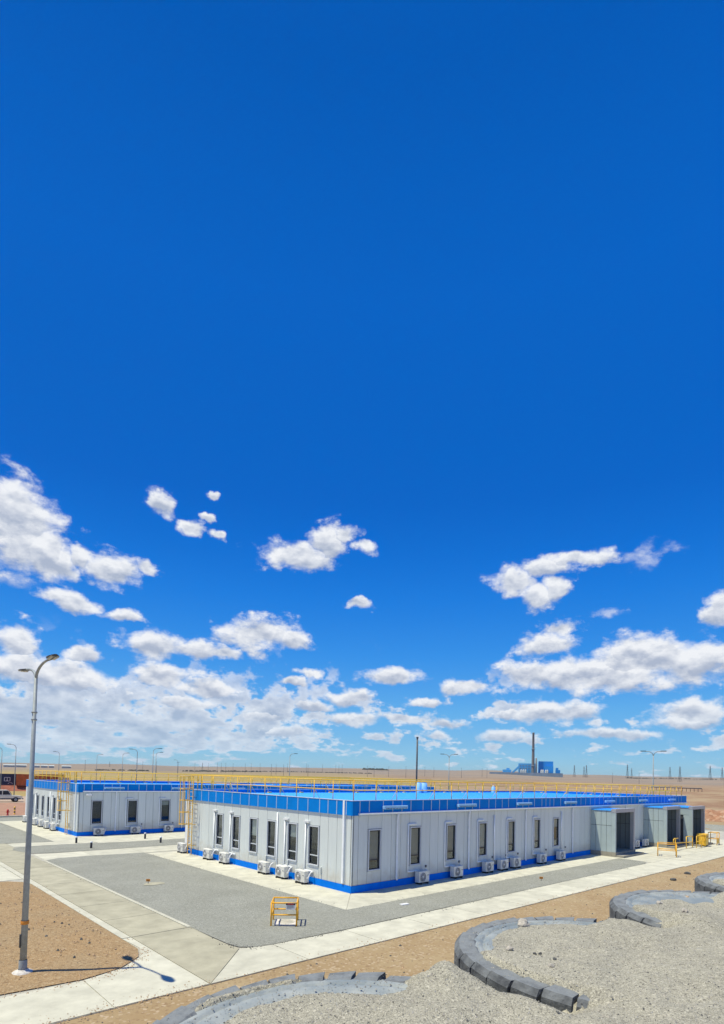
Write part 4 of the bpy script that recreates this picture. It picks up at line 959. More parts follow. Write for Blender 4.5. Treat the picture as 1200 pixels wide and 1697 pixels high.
mhl = thing('manhole', 'white manhole slab with a round cover under the yellow guard frame', 'manhole', (-6.23, -2.62, 0.02), ang)
MB().bevbox(0.10,0.08,-0.05,0.90,0.84,0.045,0.01).build('slab', MAT['plaster'], mhl)
MB().lathe([(0.0,0.052),(0.24,0.052),(0.25,0.046)], (0.52,0.46,0), 28).build('cover', MAT['joint'], mhl)
MB().lathe([(0.255,0.046),(0.26,0.06),(0.30,0.06),(0.305,0.046)], (0.52,0.46,0), 28).build('cover_ring', MAT['concrete'], mhl)
cage_barrier(28.75, -4.75, 0.35, 0.95, 'yellow guard frame standing on the concrete to the right of the first portal', 1.15, 1.25)
# ramp handrail by the second portal
hr = thing('ramp_handrail', 'yellow looped handrail on the ramp in front of the second portal', 'handrail', (33.2, -3.1, 0))
MB().tube([(3.2,0,0.5),(0.1,0.0,0.62),(-0.05,0,0.68),(-0.12,0,0.8),(-0.05,0,0.95),(0.1,0,1.0),(1.0,0,0.98)], 0.035, 8).build('rail', MAT['yellow'], hr)
MB().tube([(3.2,0,0.5),(4.6,0,0.46)], 0.035, 8).build('rail', MAT['yellow'], hr); MB().tube([(3.0,0,1.0),(4.6,0,0.96)], 0.035, 8).build('rail', MAT['yellow'], hr)
for q, z_ in ((0.35,1.0),(3.0,1.0),(4.6,0.96)): MB().tube([(q,0,0),(q,0,z_)], 0.035, 8).build('post', MAT['yellow'], hr)
hr2 = thing('ramp_handrail', 'yellow handrail behind the ramp leading up to the third portal', 'handrail', (37.2, -3.6, 0))
for q in (0,1.3,2.6): MB().tube([(q,0,0),(q,0,1.05)], 0.03, 8).build('post', MAT['yellow'], hr2)
for z_ in (0.55,1.05): MB().tube([(0,0,z_),(2.6,0,z_)], 0.03, 8).build('rail', MAT['yellow'], hr2)
bn = thing('yellow_bin', 'yellow box shaped bin standing before the third portal', 'bin', (39.3, -3.75, 0), 0.1)
MB().bevbox(0,0,0.08,0.95,0.7,0.95,0.04).build('body', MAT['yellow'], bn); MB().bevbox(-0.03,-0.03,0.955,0.98,0.73,1.12,0.03).build('lid', MAT['yellow'], bn)
MB().box(0.15,-0.01,0.80,0.8,-0.001,0.88).build('slot', MAT['sash'], bn)
for x in (0.08,0.78): MB().box(x,0.1,0,x+0.1,0.6,0.079).build('foot', MAT['rubber'], bn)
bn2 = cage_barrier(41.9, -3.9, 0.1, 1.1, 'pale yellow frame guard at the far end of the concrete beside the bin', 1.1, 0.7)
MB().box(0.05,0.0,0.1,1.05,0.02,0.5).build('board', MAT['yellow'], bn2)
# bollards
def bollard(x, y, label):
    t0 = thing('bollard', label, 'bollard', (x, y, 0), 0, 'short black bollards on the gravel strip')
    MB().lathe([(0.075,0.0),(0.075,0.40),(0.0,0.40)], n=12).build('post', MAT['bollard'], t0)
    MB().lathe([(0.082,0.401),(0.082,0.47),(0.06,0.50),(0.0,0.505)], n=12).build('cap', MAT['white'], t0)
bollard(-4.53, 22.35, 'black bollard with white cap, front left one on the gravel strip')
bollard(-4.44, 26.0, 'black bollard with white cap just below the corner of the farther building')
bollard(0.86, 26.2, 'black bollard with white cap, back right one on the pale path')
bollard(0.74, 22.9, 'black bollard with white cap, front right one on the gravel strip')
# small orange markers
def marker(x, y, label):
    t0 = thing('marker_sign', label, 'sign', (x, y, 0.02), -0.75)
    MB().box(-0.01,0,0,0.01,0.02,0.14).build('stake', MAT['darksteel'], t0); MB().box(-0.1,-0.012,0.13,0.1,-0.001,0.25).build('plate', MAT['orange'], t0)
    MB().box(-0.07,-0.016,0.18,0.07,-0.0121,0.20).build('lettering_band', MAT['bollard'], t0)
marker(-6.6, 7.44, 'small orange marker plate on a stake in the middle of the gravel bed')
marker(10.56, -3.85, 'small orange marker plate on the gravel strip below the sixth window')
pat = MB()
rn = random.Random(3)
pts = [( -6.35+0.55*math.cos(k*0.7)*(0.8+0.3*rn.random()), 7.3+0.4*math.sin(k*0.7)*(0.8+0.3*rn.random())) for k in range(9)]
tag(pat.prism(pts, 0.02, 0.045).build('concrete_patch', MAT['walk']), 'pale spilled concrete patch round the small orange marker', 'patch')
tag(MB().prism([(0.05,-3.25),(0.45,-3.3),(0.5,-3.1),(0.1,-3.05)], 0.02, 0.05).build('loose_tile', MAT['white']), 'small white flat piece lying on the gravel right of the building corner', 'tile')

# ------------------------------------------------------------------ lamp posts
lp = thing('street_lamp', 'tall near grey lamp post with two dark leaf shaped heads and an orange band', 'street lamp', (-14.11,-2.52,0))
MB().tube([(0,0,0.0),(0,0,8.1)], 0.088, 16, 0.045).build('pole', MAT['steel'], lp)
MB().lathe([(0.27,0.0),(0.25,0.05),(0.16,0.07),(0.12,0.12)], n=9).build('plaster_collar', MAT['plaster'], lp)
MB().lathe([(0.105,0.12),(0.105,0.35),(0.1,0.36)], n=14).build('base_sleeve', MAT['steel'], lp)
MB().lathe([(0.0995,1.31),(0.1015,1.315),(0.1015,1.40),(0.0995,1.405)], n=18).build('orange_band', MAT['orange'], lp)
MB().box(-0.11,-0.04,0.7,-0.088,0.04,1.05).build('service_hatch', MAT['darksteel'], lp)
for z_ in (6.82, 7.02): MB().lathe([(0.062,z_),(0.075,z_+0.005),(0.075,z_+0.04),(0.062,z_+0.045)], n=12).build('clamp', MAT['steel'], lp)
def arm(sgn, dxx, reach, z1):
    pts = [(0,0,7.95)]
    for k in range(1, 9):
        t_ = k/8; y = sgn*reach*(1-math.cos(t_*math.pi/2))*1.0; z_ = 7.95+(z1-7.95)*math.sin(t_*math.pi/2)
        pts.append((dxx*t_*t_, y, z_))
    return pts
for sgn, dxx, reach, z1, hl in ((-1,0.07,0.92,8.38,0.70),(1,-0.08,0.74,8.30,0.62)):
    pts = arm(sgn, dxx, reach, z1)
    MB().tube(pts, 0.042, 10, 0.03).build('arm', MAT['steel'], lp)
    x0, y0, z0 = pts[-1]
    # leaf shaped head: outline swept in plan with a thin domed section
    prof = [(0.0,0.04),(0.08,0.06),(0.18,0.10),(0.34,0.14),(0.5,0.135),(0.62,0.10),(0.70,0.05),(0.72,0.01)]
    v, f = [], []
    for (q, hw) in prof:
        q *= hl/0.72
        for a_ in range(8):
            an = math.pi*2*a_/8; v.append((x0+hw*math.cos(an), y0+sgn*(q-0.03), z0+0.05*q+0.028*math.sin(an)*(1 if hw > 0.03 else 0.4)))
    for i in range(len(prof)-1):
        for a_ in range(8): f.append((i*8+a_, i*8+(a_+1) % 8, (i+1)*8+(a_+1) % 8, (i+1)*8+a_))
    f += [tuple(range(8)), tuple(range(len(prof)*8-1, len(prof)*8-9, -1))]
    hd = MB().add(v, f).build('lamp_head', MAT['lamp_dark'], lp)
    ln = MB()
    for k in range(4):
        for s_ in (-1, 1): ln.box(x0+s_*0.06-0.035, min(y0+sgn*(0.2+k*0.1), y0+sgn*(0.27+k*0.1)), z0-0.03+0.012*k, x0+s_*0.06+0.035, max(y0+sgn*(0.2+k*0.1), y0+sgn*(0.27+k*0.1)), z0-0.018+0.012*k)
    ln.build('led_lens', MAT['lens'], hd)
def polar(b, r):
    x, y = EYE.x+r*math.cos(rad(b)), EYE.y+r*math.sin(rad(b)); return (x, y, terrain_z(x, y) if r > 110 else 0)
def far_lamp(b, r, label, arms=(1,), H=10.0, group=None):
    loc = polar(b, r); H -= loc[2]
    t0 = thing('street_lamp', label, 'street lamp', loc, rad(b)-math.pi/2, group)
    MB().tube([(0,0,0),(0,0,H-0.6)], 0.10, 8, 0.06).build('pole', MAT['steel'], t0)
    for s_ in arms:
        MB().tube([(0,0,H-0.65),(s_*0.12,0,H-0.3),(s_*0.45,0,H-0.05),(s_*1.0,0,H)], 0.05, 6).build('arm', MAT['steel'], t0)
        MB().bevbox(min(s_*0.9,s_*1.6),-0.14,H-0.03,max(s_*0.9,s_*1.6),0.14,H+0.07,0.02).build('lamp_head', MAT['lamp_dark'], t0)
FAR = [(79.44,139,(-1,),'grey lamp post cut by the left edge of the view behind the car',9.8),(78.43,131,(-1,),'grey lamp post standing before the navy container',10.2),(75.12,185,(-1,),'lamp post seen just right of the tall near lamp post',10.6),
 (72.07,182,(1,),'faint lamp post above the left corner of the farther building',10.2),(69.9,160,(1,),'lamp post above the middle of the farther building, arm to the right',10.2),(68.65,125,(-1,),'lamp post with its arm to the left above the farther building',10.0),
 (67.25,116,(1,),'bright tall lamp post above the farther building with arm to the right',10.0),(66.99,145,(1,),'fainter lamp post right behind the bright tall one',10.2),(65.01,248,(-1,),'small lamp post above the right end of the farther building',10.6),
 (54.29,120,(1,),'single arm lamp post above the middle of the nearer roof railing',10.0),(38.31,105,(-1,1),'double arm lamp post right of the dark flue pipe',10.0),(19.86,88,(-1,1),'double arm lamp post above the right end of the nearer building',10.0)]
for b, r, arms, l_, H_ in FAR: far_lamp(b, r, l_, arms, H_)
rn = random.Random(11)
tiny = None
for b in [64.97,63.42,62.17,61.32,60.95,60.52,59.82,58.65,58.07,57.2,56.09,55.62,54.88,54.5,52.61,52.45,51.0,49.67,49.35,49.02,46.47,73.02,68.14,66.91,45.79,44.33,42.59,39.8,37.08,35.07,34.6,40.7,21.0,23.2]:
    r = rn.uniform(560, 800); loc = polar(b, r)
    if tiny is None:
        tiny = thing('distant_lamp', 'thin distant lamp post standing on the horizon plain', 'street lamp', loc, 0, 'thin lamp posts along the horizon')
        MB().tube([(0,0,0),(0,0,11.5)], 0.16, 5, 0.12).build('pole', MAT['pylon'], tiny); MB().box(-1.6,-0.2,11.5,1.6,0.2,11.8).build('lamp_head', MAT['pylon'], tiny)
    else: copy_tree(tiny, loc, rad(b), 'thin distant lamp post standing on the horizon plain')

# lattice pylons
def pylon(b, e_top, r, label, s_=1.0):
    x, y, z_ = polar(b, r); H = 5.5+r*math.tan(rad(e_top))-z_
    t0 = thing('power_pylon', label, 'pylon', (x, y, z_), rad(b)+0.6); w = H*0.085; tk = H*0.0065
    mb = MB()
    for sx in (-1, 1):
        for sy in (-1, 1): mb.tube([(sx*w,sy*w,0),(sx*w*0.3,sy*w*0.3,H*0.6),(sx*w*0.12,sy*w*0.12,H)], tk, 4)
    mb.build('leg_frame', MAT['pylon'], t0)
    br = MB(); lv = [0,0.16,0.31,0.45,0.58,0.7,0.82,0.93]
    def ww(t_): return w*(1-0.7*t_/0.6) if t_ < 0.6 else w*(0.3-0.18*(t_-0.6)/0.4)
    for i in range(len(lv)-1):
        a_, b_ = lv[i], lv[i+1]
        for sy in (-1, 1):
            br.tube([(-ww(a_),sy*ww(a_),a_*H),(ww(b_),sy*ww(b_),b_*H)], tk*0.6, 3); br.tube([(ww(a_),sy*ww(a_),a_*H),(-ww(b_),sy*ww(b_),b_*H)], tk*0.6, 3)
    br.build('bracing', MAT['pylon'], t0)
    for zz, l_ in ((0.62,0.16),(0.76,0.20),(0.9,0.13)): MB().tube([(-H*l_,0,zz*H),(0,0,zz*H+H*0.02),(H*l_,0,zz*H)], tk*0.9, 4).build('crossarm', MAT['pylon'], t0)
for b, e_, r, l_ in ((70.99,0.84,1500,'faint pylon above the left building beyond the plain'),(62.72,0.99,1500,'faint pylon above the gap between the buildings'),(26.51,1.59,1900,'pylon first to the right of the blue plant'),(25.66,1.49,1700,'left one of the pylon pair right of the blue plant'),(25.45,1.61,1500,'right one of the pylon pair right of the blue plant'),
    (21.96,1.71,1700,'tall pylon left of the double arm lamp post on the right'),(21.61,1.39,2300,'tiny pylon beside the tall one left of the lamp post'),(18.54,1.54,1500,'pylon just right of the double arm lamp post'),(17.77,1.6,1150,'largest pylon over the right end of the roof'),(15.5,1.68,1900,'slim pylon near the right edge of the view'),(14.63,1.54,1700,'pylon cut by the right edge of the view')):
    pylon(b, e_, r, l_)

# flue pipe and roof ventilators
fp = thing('flue_pipe', 'tall dark flue pipe rising behind the nearer roof', 'flue', (25.5, 18.6, 0))
MB().tube([(0,0,0),(0,0,9.7)], 0.085, 12).build('pipe', MAT['darksteel'], fp); MB().lathe([(0.085,9.55),(0.12,9.56),(0.12,9.72),(0.0,9.73)], n=12).build('cowl', MAT['darksteel'], fp)
def vent(x, y, h, r, label):
    t0 = thing('roof_ventilator', label, 'ventilator', (x, y, 4.1))
    MB().lathe([(r,0.0),(r,h-0.18),(r*0.7,h-0.12),(r*0.4,h-0.08)], n=14).build('cylinder', MAT['vent'], t0); MB().lathe([(r*0.45,h-0.1),(r*0.8,h-0.06),(r*0.5,h),(0,h+0.01)], n=14).build('cap', MAT['white'], t0)
vent(22.9, 16.0, 1.1, 0.27, 'left pale blue roof ventilator cylinder in line with the dark flue pipe')
vent(23.65, 16.0, 1.08, 0.32, 'right pale blue roof ventilator cylinder next to the flue pipe')
vent(35.6, 16.2, 0.75, 0.2, 'small pale ventilator far along the nearer roof')

# ------------------------------------------------------------------ power plant
PR = 1500.0
def pp(b, e): return EYE.x+PR*math.cos(rad(b)), EYE.y+PR*math.sin(rad(b)), 5.5+PR*math.tan(rad(e))
pc = pp(31, 0.5); PL = thing('power_plant', 'distant blue power plant with one tall grey chimney', 'power plant', (pc[0], pc[1], 0), rad(31)-math.pi/2)
def lat(b): return -(PR*math.tan(rad(b-31)))           # sideways metres from the plant's middle, to the right
def zz_(e): return 5.5+PR*math.tan(rad(e))
MB().box(lat(34.3),-30,8,lat(27.6),-20,zz_(0.77)).build('perimeter_hall', MAT['plantgrey'], PL)
mbh = MB().box(lat(31.62),0,8,lat(30.0),45,zz_(1.68)).build('boiler_house', MAT['plantblue'], PL)
for r_ in range(3):
    for c_ in range(5):
        x = lat(31.45)+c_*(lat(30.2)-lat(31.45))/4.6; z_ = zz_(1.48)-r_*7.0
        MB().box(x-1.7,-0.4,z_-1.2,x+1.7,-0.02,z_+1.2).build('window', MAT['plantgrey'], mbh)
MB().box(lat(33.1),-8,8,lat(32.3),12,zz_(1.05)).box(lat(32.75),-5,zz_(1.05),lat(32.45),5,zz_(1.2)).build('transfer_house', MAT['plantblue'], PL)
a_ = (lat(32.3), zz_(0.72)); b_ = (lat(31.5), zz_(1.55)); th_ = 5
MB().add([(a_[0],-12,a_[1]),(b_[0],-12,b_[1]),(b_[0],-12,b_[1]-th_*1.6),(a_[0],-12,a_[1]-th_),(a_[0],-6,a_[1]),(b_[0],-6,b_[1]),(b_[0],-6,b_[1]-th_*1.6),(a_[0],-6,a_[1]-th_)],[(0,1,2,3),(7,6,5,4),(0,4,5,1),(1,5,6,2),(2,6,7,3),(3,7,4,0)]).build('conveyor', MAT['plantblue'], PL)
MB().box(lat(29.75),-5,8,lat(28.42),50,zz_(1.90)).box(lat(29.2),-14,8,lat(28.42),-5,zz_(1.45)).build('turbine_house', MAT['plantdeep'], PL)
MB().box(lat(28.18),-5,8,lat(27.78),12,zz_(1.1)).box(lat(28.18),-5,zz_(1.1),lat(27.95),6,zz_(1.3)).build('side_tower', MAT['plantdeep'], PL)
ch = MB().lathe([(4.4,8),(3.6,50),(3.0,90),(2.5,zz_(4.62)-3),(2.9,zz_(4.62)-2.5),(2.9,zz_(4.62)),(0,zz_(4.62))], (lat(30.27),-16,0), 18).build('chimney', MAT['chimney'], PL)
for e_ in (1.45, 3.05): MB().lathe([(3.4,zz_(e_)-1),(5.0,zz_(e_)-0.6),(5.0,zz_(e_)+0.6),(3.4,zz_(e_)+1)], (lat(30.27),-16,0), 14).build('gallery', MAT['plantgrey'], ch)
MB().lathe([(2.2,8),(2.0,40),(1.8,zz_(2.18)),(0,zz_(2.18))], (lat(29.98),-16,0), 12).build('small_stack', MAT['chimney'], PL)
for b in (31.35,31.15,30.95,29.5,29.35,29.1,28.95): MB().lathe([(2.4,8),(2.4,zz_(0.95)),(1.2,zz_(1.08)),(0,zz_(1.1))], (lat(b),-18.5 if b > 30 else -17.5,0), 12).build('silo', MAT['shed'], PL)
# low sheds, pipeline, shrub belts
for (b0, b1, e_, l_) in ((79.29,78.46,0.13,'first long pale shed at the far left horizon'),(78.37,77.61,0.16,'second long pale shed at the far left horizon'),(77.0,76.6,0.05,'small pale shed just right of the tall lamp post on the plain'),(76.5,76.0,0.06,'second small pale shed right of the tall lamp post'),(75.9,75.5,0.08,'third small pale shed on the plain above the railing'),(74.88,74.16,0.15,'wider pale shed on the plain above the ladder cage')):
    r = 1100; x0, y0, z0 = polar(b0, r); x1, y1, z1 = polar(b1, r)
    L = math.hypot(x1-x0, y1-y0); t0 = thing('far_shed', l_, 'shed', (x0, y0, min(z0, z1)-1), math.atan2(y1-y0, x1-x0))
    MB().box(0,-6,0,L,6,4.2).build('wall', MAT['shed'], t0); MB().add([(-0.5,-6.5,4.2),(L+.5,-6.5,4.2),(L+.5,6.5,4.2),(-0.5,6.5,4.2),(-.5,0,5.8),(L+.5,0,5.8)],[(0,1,5,4),(2,3,4,5),(0,4,3),(1,2,5),(3,2,1,0)]).build('roof', MAT['shed'], t0)
x0, y0, z0 = polar(20.2, 330); x1, y1, z1 = polar(16.1, 330); L = math.hypot(x1-x0, y1-y0)
pl_ = thing('low_pipeline', 'long low dark pipeline on short supports across the right plain', 'pipeline', (x0, y0, z0), math.atan2(y1-y0, x1-x0))
MB().tube([(0,0,1.9),(L,0,1.8)], 0.28, 8).build('pipe', MAT['chimney'], pl_)
mm = MB().box(-0.1,-0.15,-0.5,0.1,0.15,1.6).mesh('support', MAT['sash'])
for k in range(15):
    o = bpy.data.objects.new('support', mm); COL.objects.link(o); o.parent = pl_; o.location = (k*L/14, 0, 0)
def belt(b0, b1, r, h, label, seed):
    rn_ = random.Random(seed); mb = MB(); n = int(abs(b1-b0)*16)
    for k in range(n):
        b = b0+(b1-b0)*rn_.random(); rr = r*(1+0.04*rn_.random()); x, y, z_ = polar(b, rr); s_ = h*(0.5+rn_.random()*0.7)
        v = [(x+s_*1.8*math.cos(q), y+s_*1.8*math.sin(q), z_-0.5) for q in (0,1.05,2.1,3.14,4.2,5.25)]+[(x+s_*0.7*math.cos(q+.4), y+s_*0.7*math.sin(q+.4), z_+s_*(0.8+0.4*rn_.random())) for q in (0,2.1,4.2)]
        mb.add(v, [(0,1,6),(1,2,7,6),(2,3,7),(3,4,8,7),(4,5,8),(5,0,6,8),(6,7,8)])
    tag(mb.build('shrub_belt', MAT['shrub']), label, kind='stuff')
belt(67.5,72.2,750,1.3,'dark shrub belt on the plain left of centre',1); belt(57,64.5,800,1.5,'dark shrub belt beyond the plain at the centre',2); belt(44.5,47,2600,7,'dark tree line on the centre horizon',3); belt(15,22,2300,3,'dark shrub line below the pylons',4); belt(46,57,900,1.1,'sparse shrubs on the far plain',5)

# ------------------------------------------------------------------ left background: car, containers, hydrant, striped bollards
cv = thing('parked_car', 'cream four wheel drive estate car parked at the left edge of the view', 'car', (2.5, 87.3, 0.02), -0.05)
def carpoly(pts, y0, y1, name, m, parent):
    n = len(pts); v = [(x, y0, z_) for x, z_ in pts]+[(x, y1, z_) for x, z_ in pts]
    return MB().add(v, [tuple(range(n-1,-1,-1))[::-1], tuple(range(2*n-1,n-1,-1))]+[(i,i+n,(i+1)%n+n,(i+1)%n) for i in range(n)]).build(name, MAT[m], parent)
# local x: forward (to the right of the view)
bd = carpoly([(-2.4,0.45),(-2.4,1.05),(-2.3,1.08),(0.95,1.08),(1.1,1.08),(2.35,0.98),(2.45,0.85),(2.45,0.5),(2.1,0.42)], -0.9, 0.9, 'body', 'carw', cv)
cbn = carpoly([(-2.36,1.081),(-2.32,1.86),(-2.2,1.95),(0.35,1.95),(0.5,1.88),(0.98,1.081)], -0.78, 0.78, 'cabin', 'carw', cv)
for x0_, x1_, x2_, x3_ in ((-2.2,-1.4,-1.4,-2.18),(-1.28,-0.42,-0.42,-1.28),(-0.3,0.78,0.42,-0.3)):
    MB().add([(x0_,-0.79,1.2),(x1_,-0.79,1.2),(x2_,-0.79,1.82),(x3_,-0.79,1.82),(x0_,-0.781,1.2),(x1_,-0.781,1.2),(x2_,-0.781,1.82),(x3_,-0.781,1.82)],[(0,1,2,3),(7,6,5,4),(0,4,5,1),(1,5,6,2),(2,6,7,3),(3,7,4,0)]).build('side_window', MAT['glassd'], cv)
carpoly([(0.93,1.2),(0.56,1.82),(0.6,1.84),(0.98,1.2)], -0.7, 0.7, 'windscreen', 'glassd', cv)
for x in (-1.5, 1.5):
    for s_ in (-1, 1):
        wh = MB().lathe([(0.0,-0.12),(0.36,-0.12),(0.40,-0.08),(0.40,0.08),(0.36,0.12),(0,0.12)], (x,s_*0.86,0.4), 16, 'Y').build('wheel', MAT['rubber'], cv)
        MB().lathe([(0.0,s_*0.13),(0.2,s_*0.125),(0.22,s_*0.121)], (x,s_*0.86,0.4), 12, 'Y').build('rim', MAT['steel'], wh)
MB().box(-2.3,-0.92,0.42,2.2,-0.901,0.62).build('sill', MAT['darksteel'], cv); MB().box(2.451,-0.7,0.75,2.47,-0.45,0.9).build('headlight', MAT['lens'], cv); MB().box(2.451,0.45,0.75,2.47,0.7,0.9).build('headlight', MAT['lens'], cv)
MB().box(2.451,-0.9,0.45,2.6,0.9,0.62).build('bumper', MAT['darksteel'], cv)
bank = tag(MB().add([(-90,-6,0),(120,-6,0),(120,-4,1.3),(-90,-4,1.3),(-90,8,1.3),(120,8,1.3),(-90,12,0),(120,12,0)],[(0,1,2,3),(3,2,5,4),(4,5,7,6)]).build('earth_bank', MAT['brick'], None, (polar(77.5,165)[0], polar(77.5,165)[1], 0), rad(77.5)-math.pi/2), 'low red brick coloured bank carrying the containers', kind='structure')
def container(b, r, L, m, label, text=None, h=2.75, z=1.4):
    x, y, _ = polar(b, r); t0 = thing('shipping_container', label, 'container', (x, y, z), rad(b)-math.pi/2)
    MB().box(0.05,0.06,0.05,L-0.05,2.3,h-0.04).build('body', MAT[m], t0)
    q = 0.25; rb = MB()
    while q < L-0.3: rb.box(q,0.02,0.16,q+0.13,0.059,h-0.16); q += 0.28
    if not text: rb.build('corrugation', MAT[m], t0)
    fr = MB()
    for x_ in (0,L-0.12): fr.box(x_,0,0,x_+0.12,0.12,h)
    fr.box(0.12,0,0,L-0.12,0.1,0.14); fr.box(0.12,0,h-0.12,L-0.12,0.1,h); fr.build('frame', MAT[m] if not text else MAT['navy'], t0)
    if text:
        cu = bpy.data.curves.new('lettering', 'FONT'); cu.body = text; cu.size = 1.25; cu.extrude = 0.01; cu.align_x = 'LEFT'; cu.offset = 0.03
        tmp = bpy.data.objects.new('lettering', cu); me_ = bpy.data.meshes.new_from_object(tmp); bpy.data.objects.remove(tmp); to = bpy.data.objects.new('lettering', me_); COL.objects.link(to); to.data.materials.append(MAT['white']); to.parent = t0; to.rotation_euler.x = math.pi/2; to.location = (L-6.9, 0.03, 0.95)
        lg = MB()
        lx, lz, lw, lh = L-3.7, 0.95, 1.25, 0.95
        for b0 in ((lx,lz,lx+lw,lz+.09),(lx,lz+lh-.09,lx+lw,lz+lh),(lx,lz,lx+.09,lz+lh),(lx+lw-.09,lz,lx+lw,lz+lh),(lx+lw/2-.05,lz+.12,lx+lw/2+.05,lz+lh-.12),(lx+lw/2-.16,lz+.12,lx+lw/2+.16,lz+.2)): lg.box(b0[0],0.02,b0[1],b0[2],0.055,b0[3])
        lg.build('logo_frame', MAT['white'], t0)
        ar = MB().tube([(L-2.4+0.45*math.cos(rad(q)),0.04,0.25+0.35*math.sin(rad(q))) for q in range(0,181,20)],0.05,4); ar.build('logo_arc', MAT['white'], t0)
    return t0
container(82.2, 162, 12.2, 'navy', 'navy shipping container with white letters and a framed mark at the left edge', 'OR')
container(78.32, 160, 5.6, 'rust', 'orange red container next to the navy one')
container(76.6, 172, 6.0, 'rust', 'rust orange container partly hidden behind the tall lamp post')
wb = container(75.15, 168, 2.6, 'shed', 'small white cabin with a dark doorway above the farther building roof', h=2.0)
MB().box(0.3,-0.03,0.1,1.1,-0.001,1.7).build('door', MAT['sash'], wb)
hy = thing('fire_hydrant', 'red fire hydrant standing between two striped bollards', 'hydrant', (-3.06, 56.06, 0.02))
MB().lathe([(0.16,0),(0.16,0.05),(0.09,0.06),(0.09,0.5),(0.12,0.52),(0.12,0.58),(0.08,0.7),(0.02,0.76)], n=14).build('barrel', MAT['red'], hy)
for s_ in (-1, 1): MB().tube([(0,0,0.42),(s_*0.19,0,0.42)], 0.055, 8).build('nozzle', MAT['red'], hy)
def sbol(x, y, label):
    t0 = thing('striped_bollard', label, 'bollard', (x, y, 0.02))
    for k in range(5): MB().lathe([(0.085,k*0.19),(0.085,k*0.19+0.188),(0.0,k*0.19+0.189)], n=12).build('band', MAT['bollard' if k % 2 else 'yellow'], t0)
sbol(-2.02, 57.76, 'yellow and black striped bollard right of the red hydrant'); sbol(-3.75, 57.2, 'yellow and black striped bollard left of the red hydrant')
yv = thing('yellow_valve', 'low yellow valve block on the verge at the left edge', 'valve', (-2.6, 68.5, 0.02))
MB().bevbox(-1.4,-0.4,0,-0.3,0.4,0.55,0.05).bevbox(0.1,-0.3,0,0.7,0.3,0.45,0.05).build('block', MAT['yellow'], yv); MB().tube([(-0.85,0,0.5),(-0.85,0,0.8)],0.08,8).build('stem', MAT['yellow'], yv)

# right background: earth berm and green tank
def berm():
    v, f = [], []; nu, nv = 120, 10
    for i in range(nu+1):
        t_ = i/nu; x, y = 96-70*t_*0.0, 0
        b = 2+30*t_; r = 104-4*t_
        for j in range(nv+1):
            s_ = j/nv; rr = r+12*s_; z_ = 1.9*math.sin(min(1, s_*2.6)*math.pi/2)*(1 if s_ < 0.7 else (1-s_)/0.3)
            z_ *= 0.85+0.5*noise.noise(Vector((b*0.5, rr*0.2, 1))); z_ += 0.25*noise.noise(Vector((b*3, rr*0.7, 5)))*(0 < j < nv)
            v.append((EYE.x+rr*math.cos(rad(b)), EYE.y+rr*math.sin(rad(b)), max(z_, 0)-0.05 if 0 < j < nv else -0.2))
    for i in range(nu):
        for j in range(nv): a_ = i*(nv+1)+j; f.append((a_, a_+nv+1, a_+nv+2, a_+1))
    tag(MB().add(v, f, True).build('earth_bank', granular('red_berm_soil', (0.38,0.20,0.115), (0.24,0.12,0.07), (0.52,0.38,0.26), 2.5, 0.9, 0.6, 0.1, (0.44,0.30,0.19), 0.4)), 'reddish stony earth bank behind the yard on the right', kind='structure')
berm()
gk = thing('green_shelter', 'green rounded shelter standing past the portals on the right', 'shelter', (72.6, 7.2, 0), 0.35)
pr = [(-0.8,0.0)]+[(-0.8+0.0,1.6)]+[(0.8*math.cos(rad(a_)), 1.6+0.75*math.sin(rad(a_))) for a_ in range(170, -1, -17)]+[(0.8,0.0)]
n = len(pr); v = [(0,y,z_) for y, z_ in pr]+[(1.5,y,z_) for y, z_ in pr]
MB().add(v, [tuple(range(n)), tuple(range(2*n-1,n-1,-1))]+[(i,i+n,(i+1)%n+n,(i+1)%n) for i in range(n)]).build('shell', MAT['green'], gk)
MB().box(-0.03,-0.55,0.1,-0.005,0.55,1.1).build('panel', MAT['shed'], gk); MB().box(-0.03,-0.5,1.2,-0.005,0.5,2.0).build('opening', MAT['sash'], gk)

# ------------------------------------------------------------------ stones
def on_fill(x, y, up=0.0): return (x, y, fill_z(x, y)+up)
STONES = [(-10.61,-15.5,0.095,'rock','large pale angular rock lying on the rim of the second tyre'),(-12.01,-16.15,0.044,'rock','flat pale stone on the gravel inside the second tyre'),
 (-12.42,-16.06,0.04,'rock','whitish stone beside the left lugs of the second tyre'),(-12.03,-15.87,0.024,'rockd','dark thin stone near the left inner rim of the second tyre'),
 (-12.58,-16.43,0.03,'rock','small pale stone between the whitish stone and the upright one'),(-12.65,-16.68,0.052,'rock','pale stone leaning on the near lugs of the second tyre'),
 (-11.88,-16.41,0.024,'rockd','left one of two dark pebbles side by side'),(-11.84,-16.46,0.024,'rockd','right one of two dark pebbles side by side'),
 (-12.21,-16.8,0.032,'rock','pale chip lying next to a dark one'),(-11.95,-16.7,0.024,'rockd','dark pebble right of the pale chip'),
 (-12.61,-17.14,0.03,'rockd','dark block shaped stone where the near lugs vanish'),(-12.65,-17.26,0.024,'rockd','dark pebble below the dark block shaped stone'),
 (-6.07,-16.25,0.068,'rocko','orange tan rock inside the third tyre'),(-7.2,-16.81,0.045,'rockd','dark stone on the gravel before the orange tan rock'),
 (-7.22,-16.16,0.058,'rock','pale flat rock in the hollow of the third tyre'),(-8.3,-16.92,0.06,'rock','whitish rock low on the heap before the third tyre'),
 (-14.64,-15.43,0.026,'rockd','black stone on the sidewall of the nearest tyre'),(-15.24,-15.45,0.034,'rockd','brownish clod on the gravel edge in the nearest tyre')]
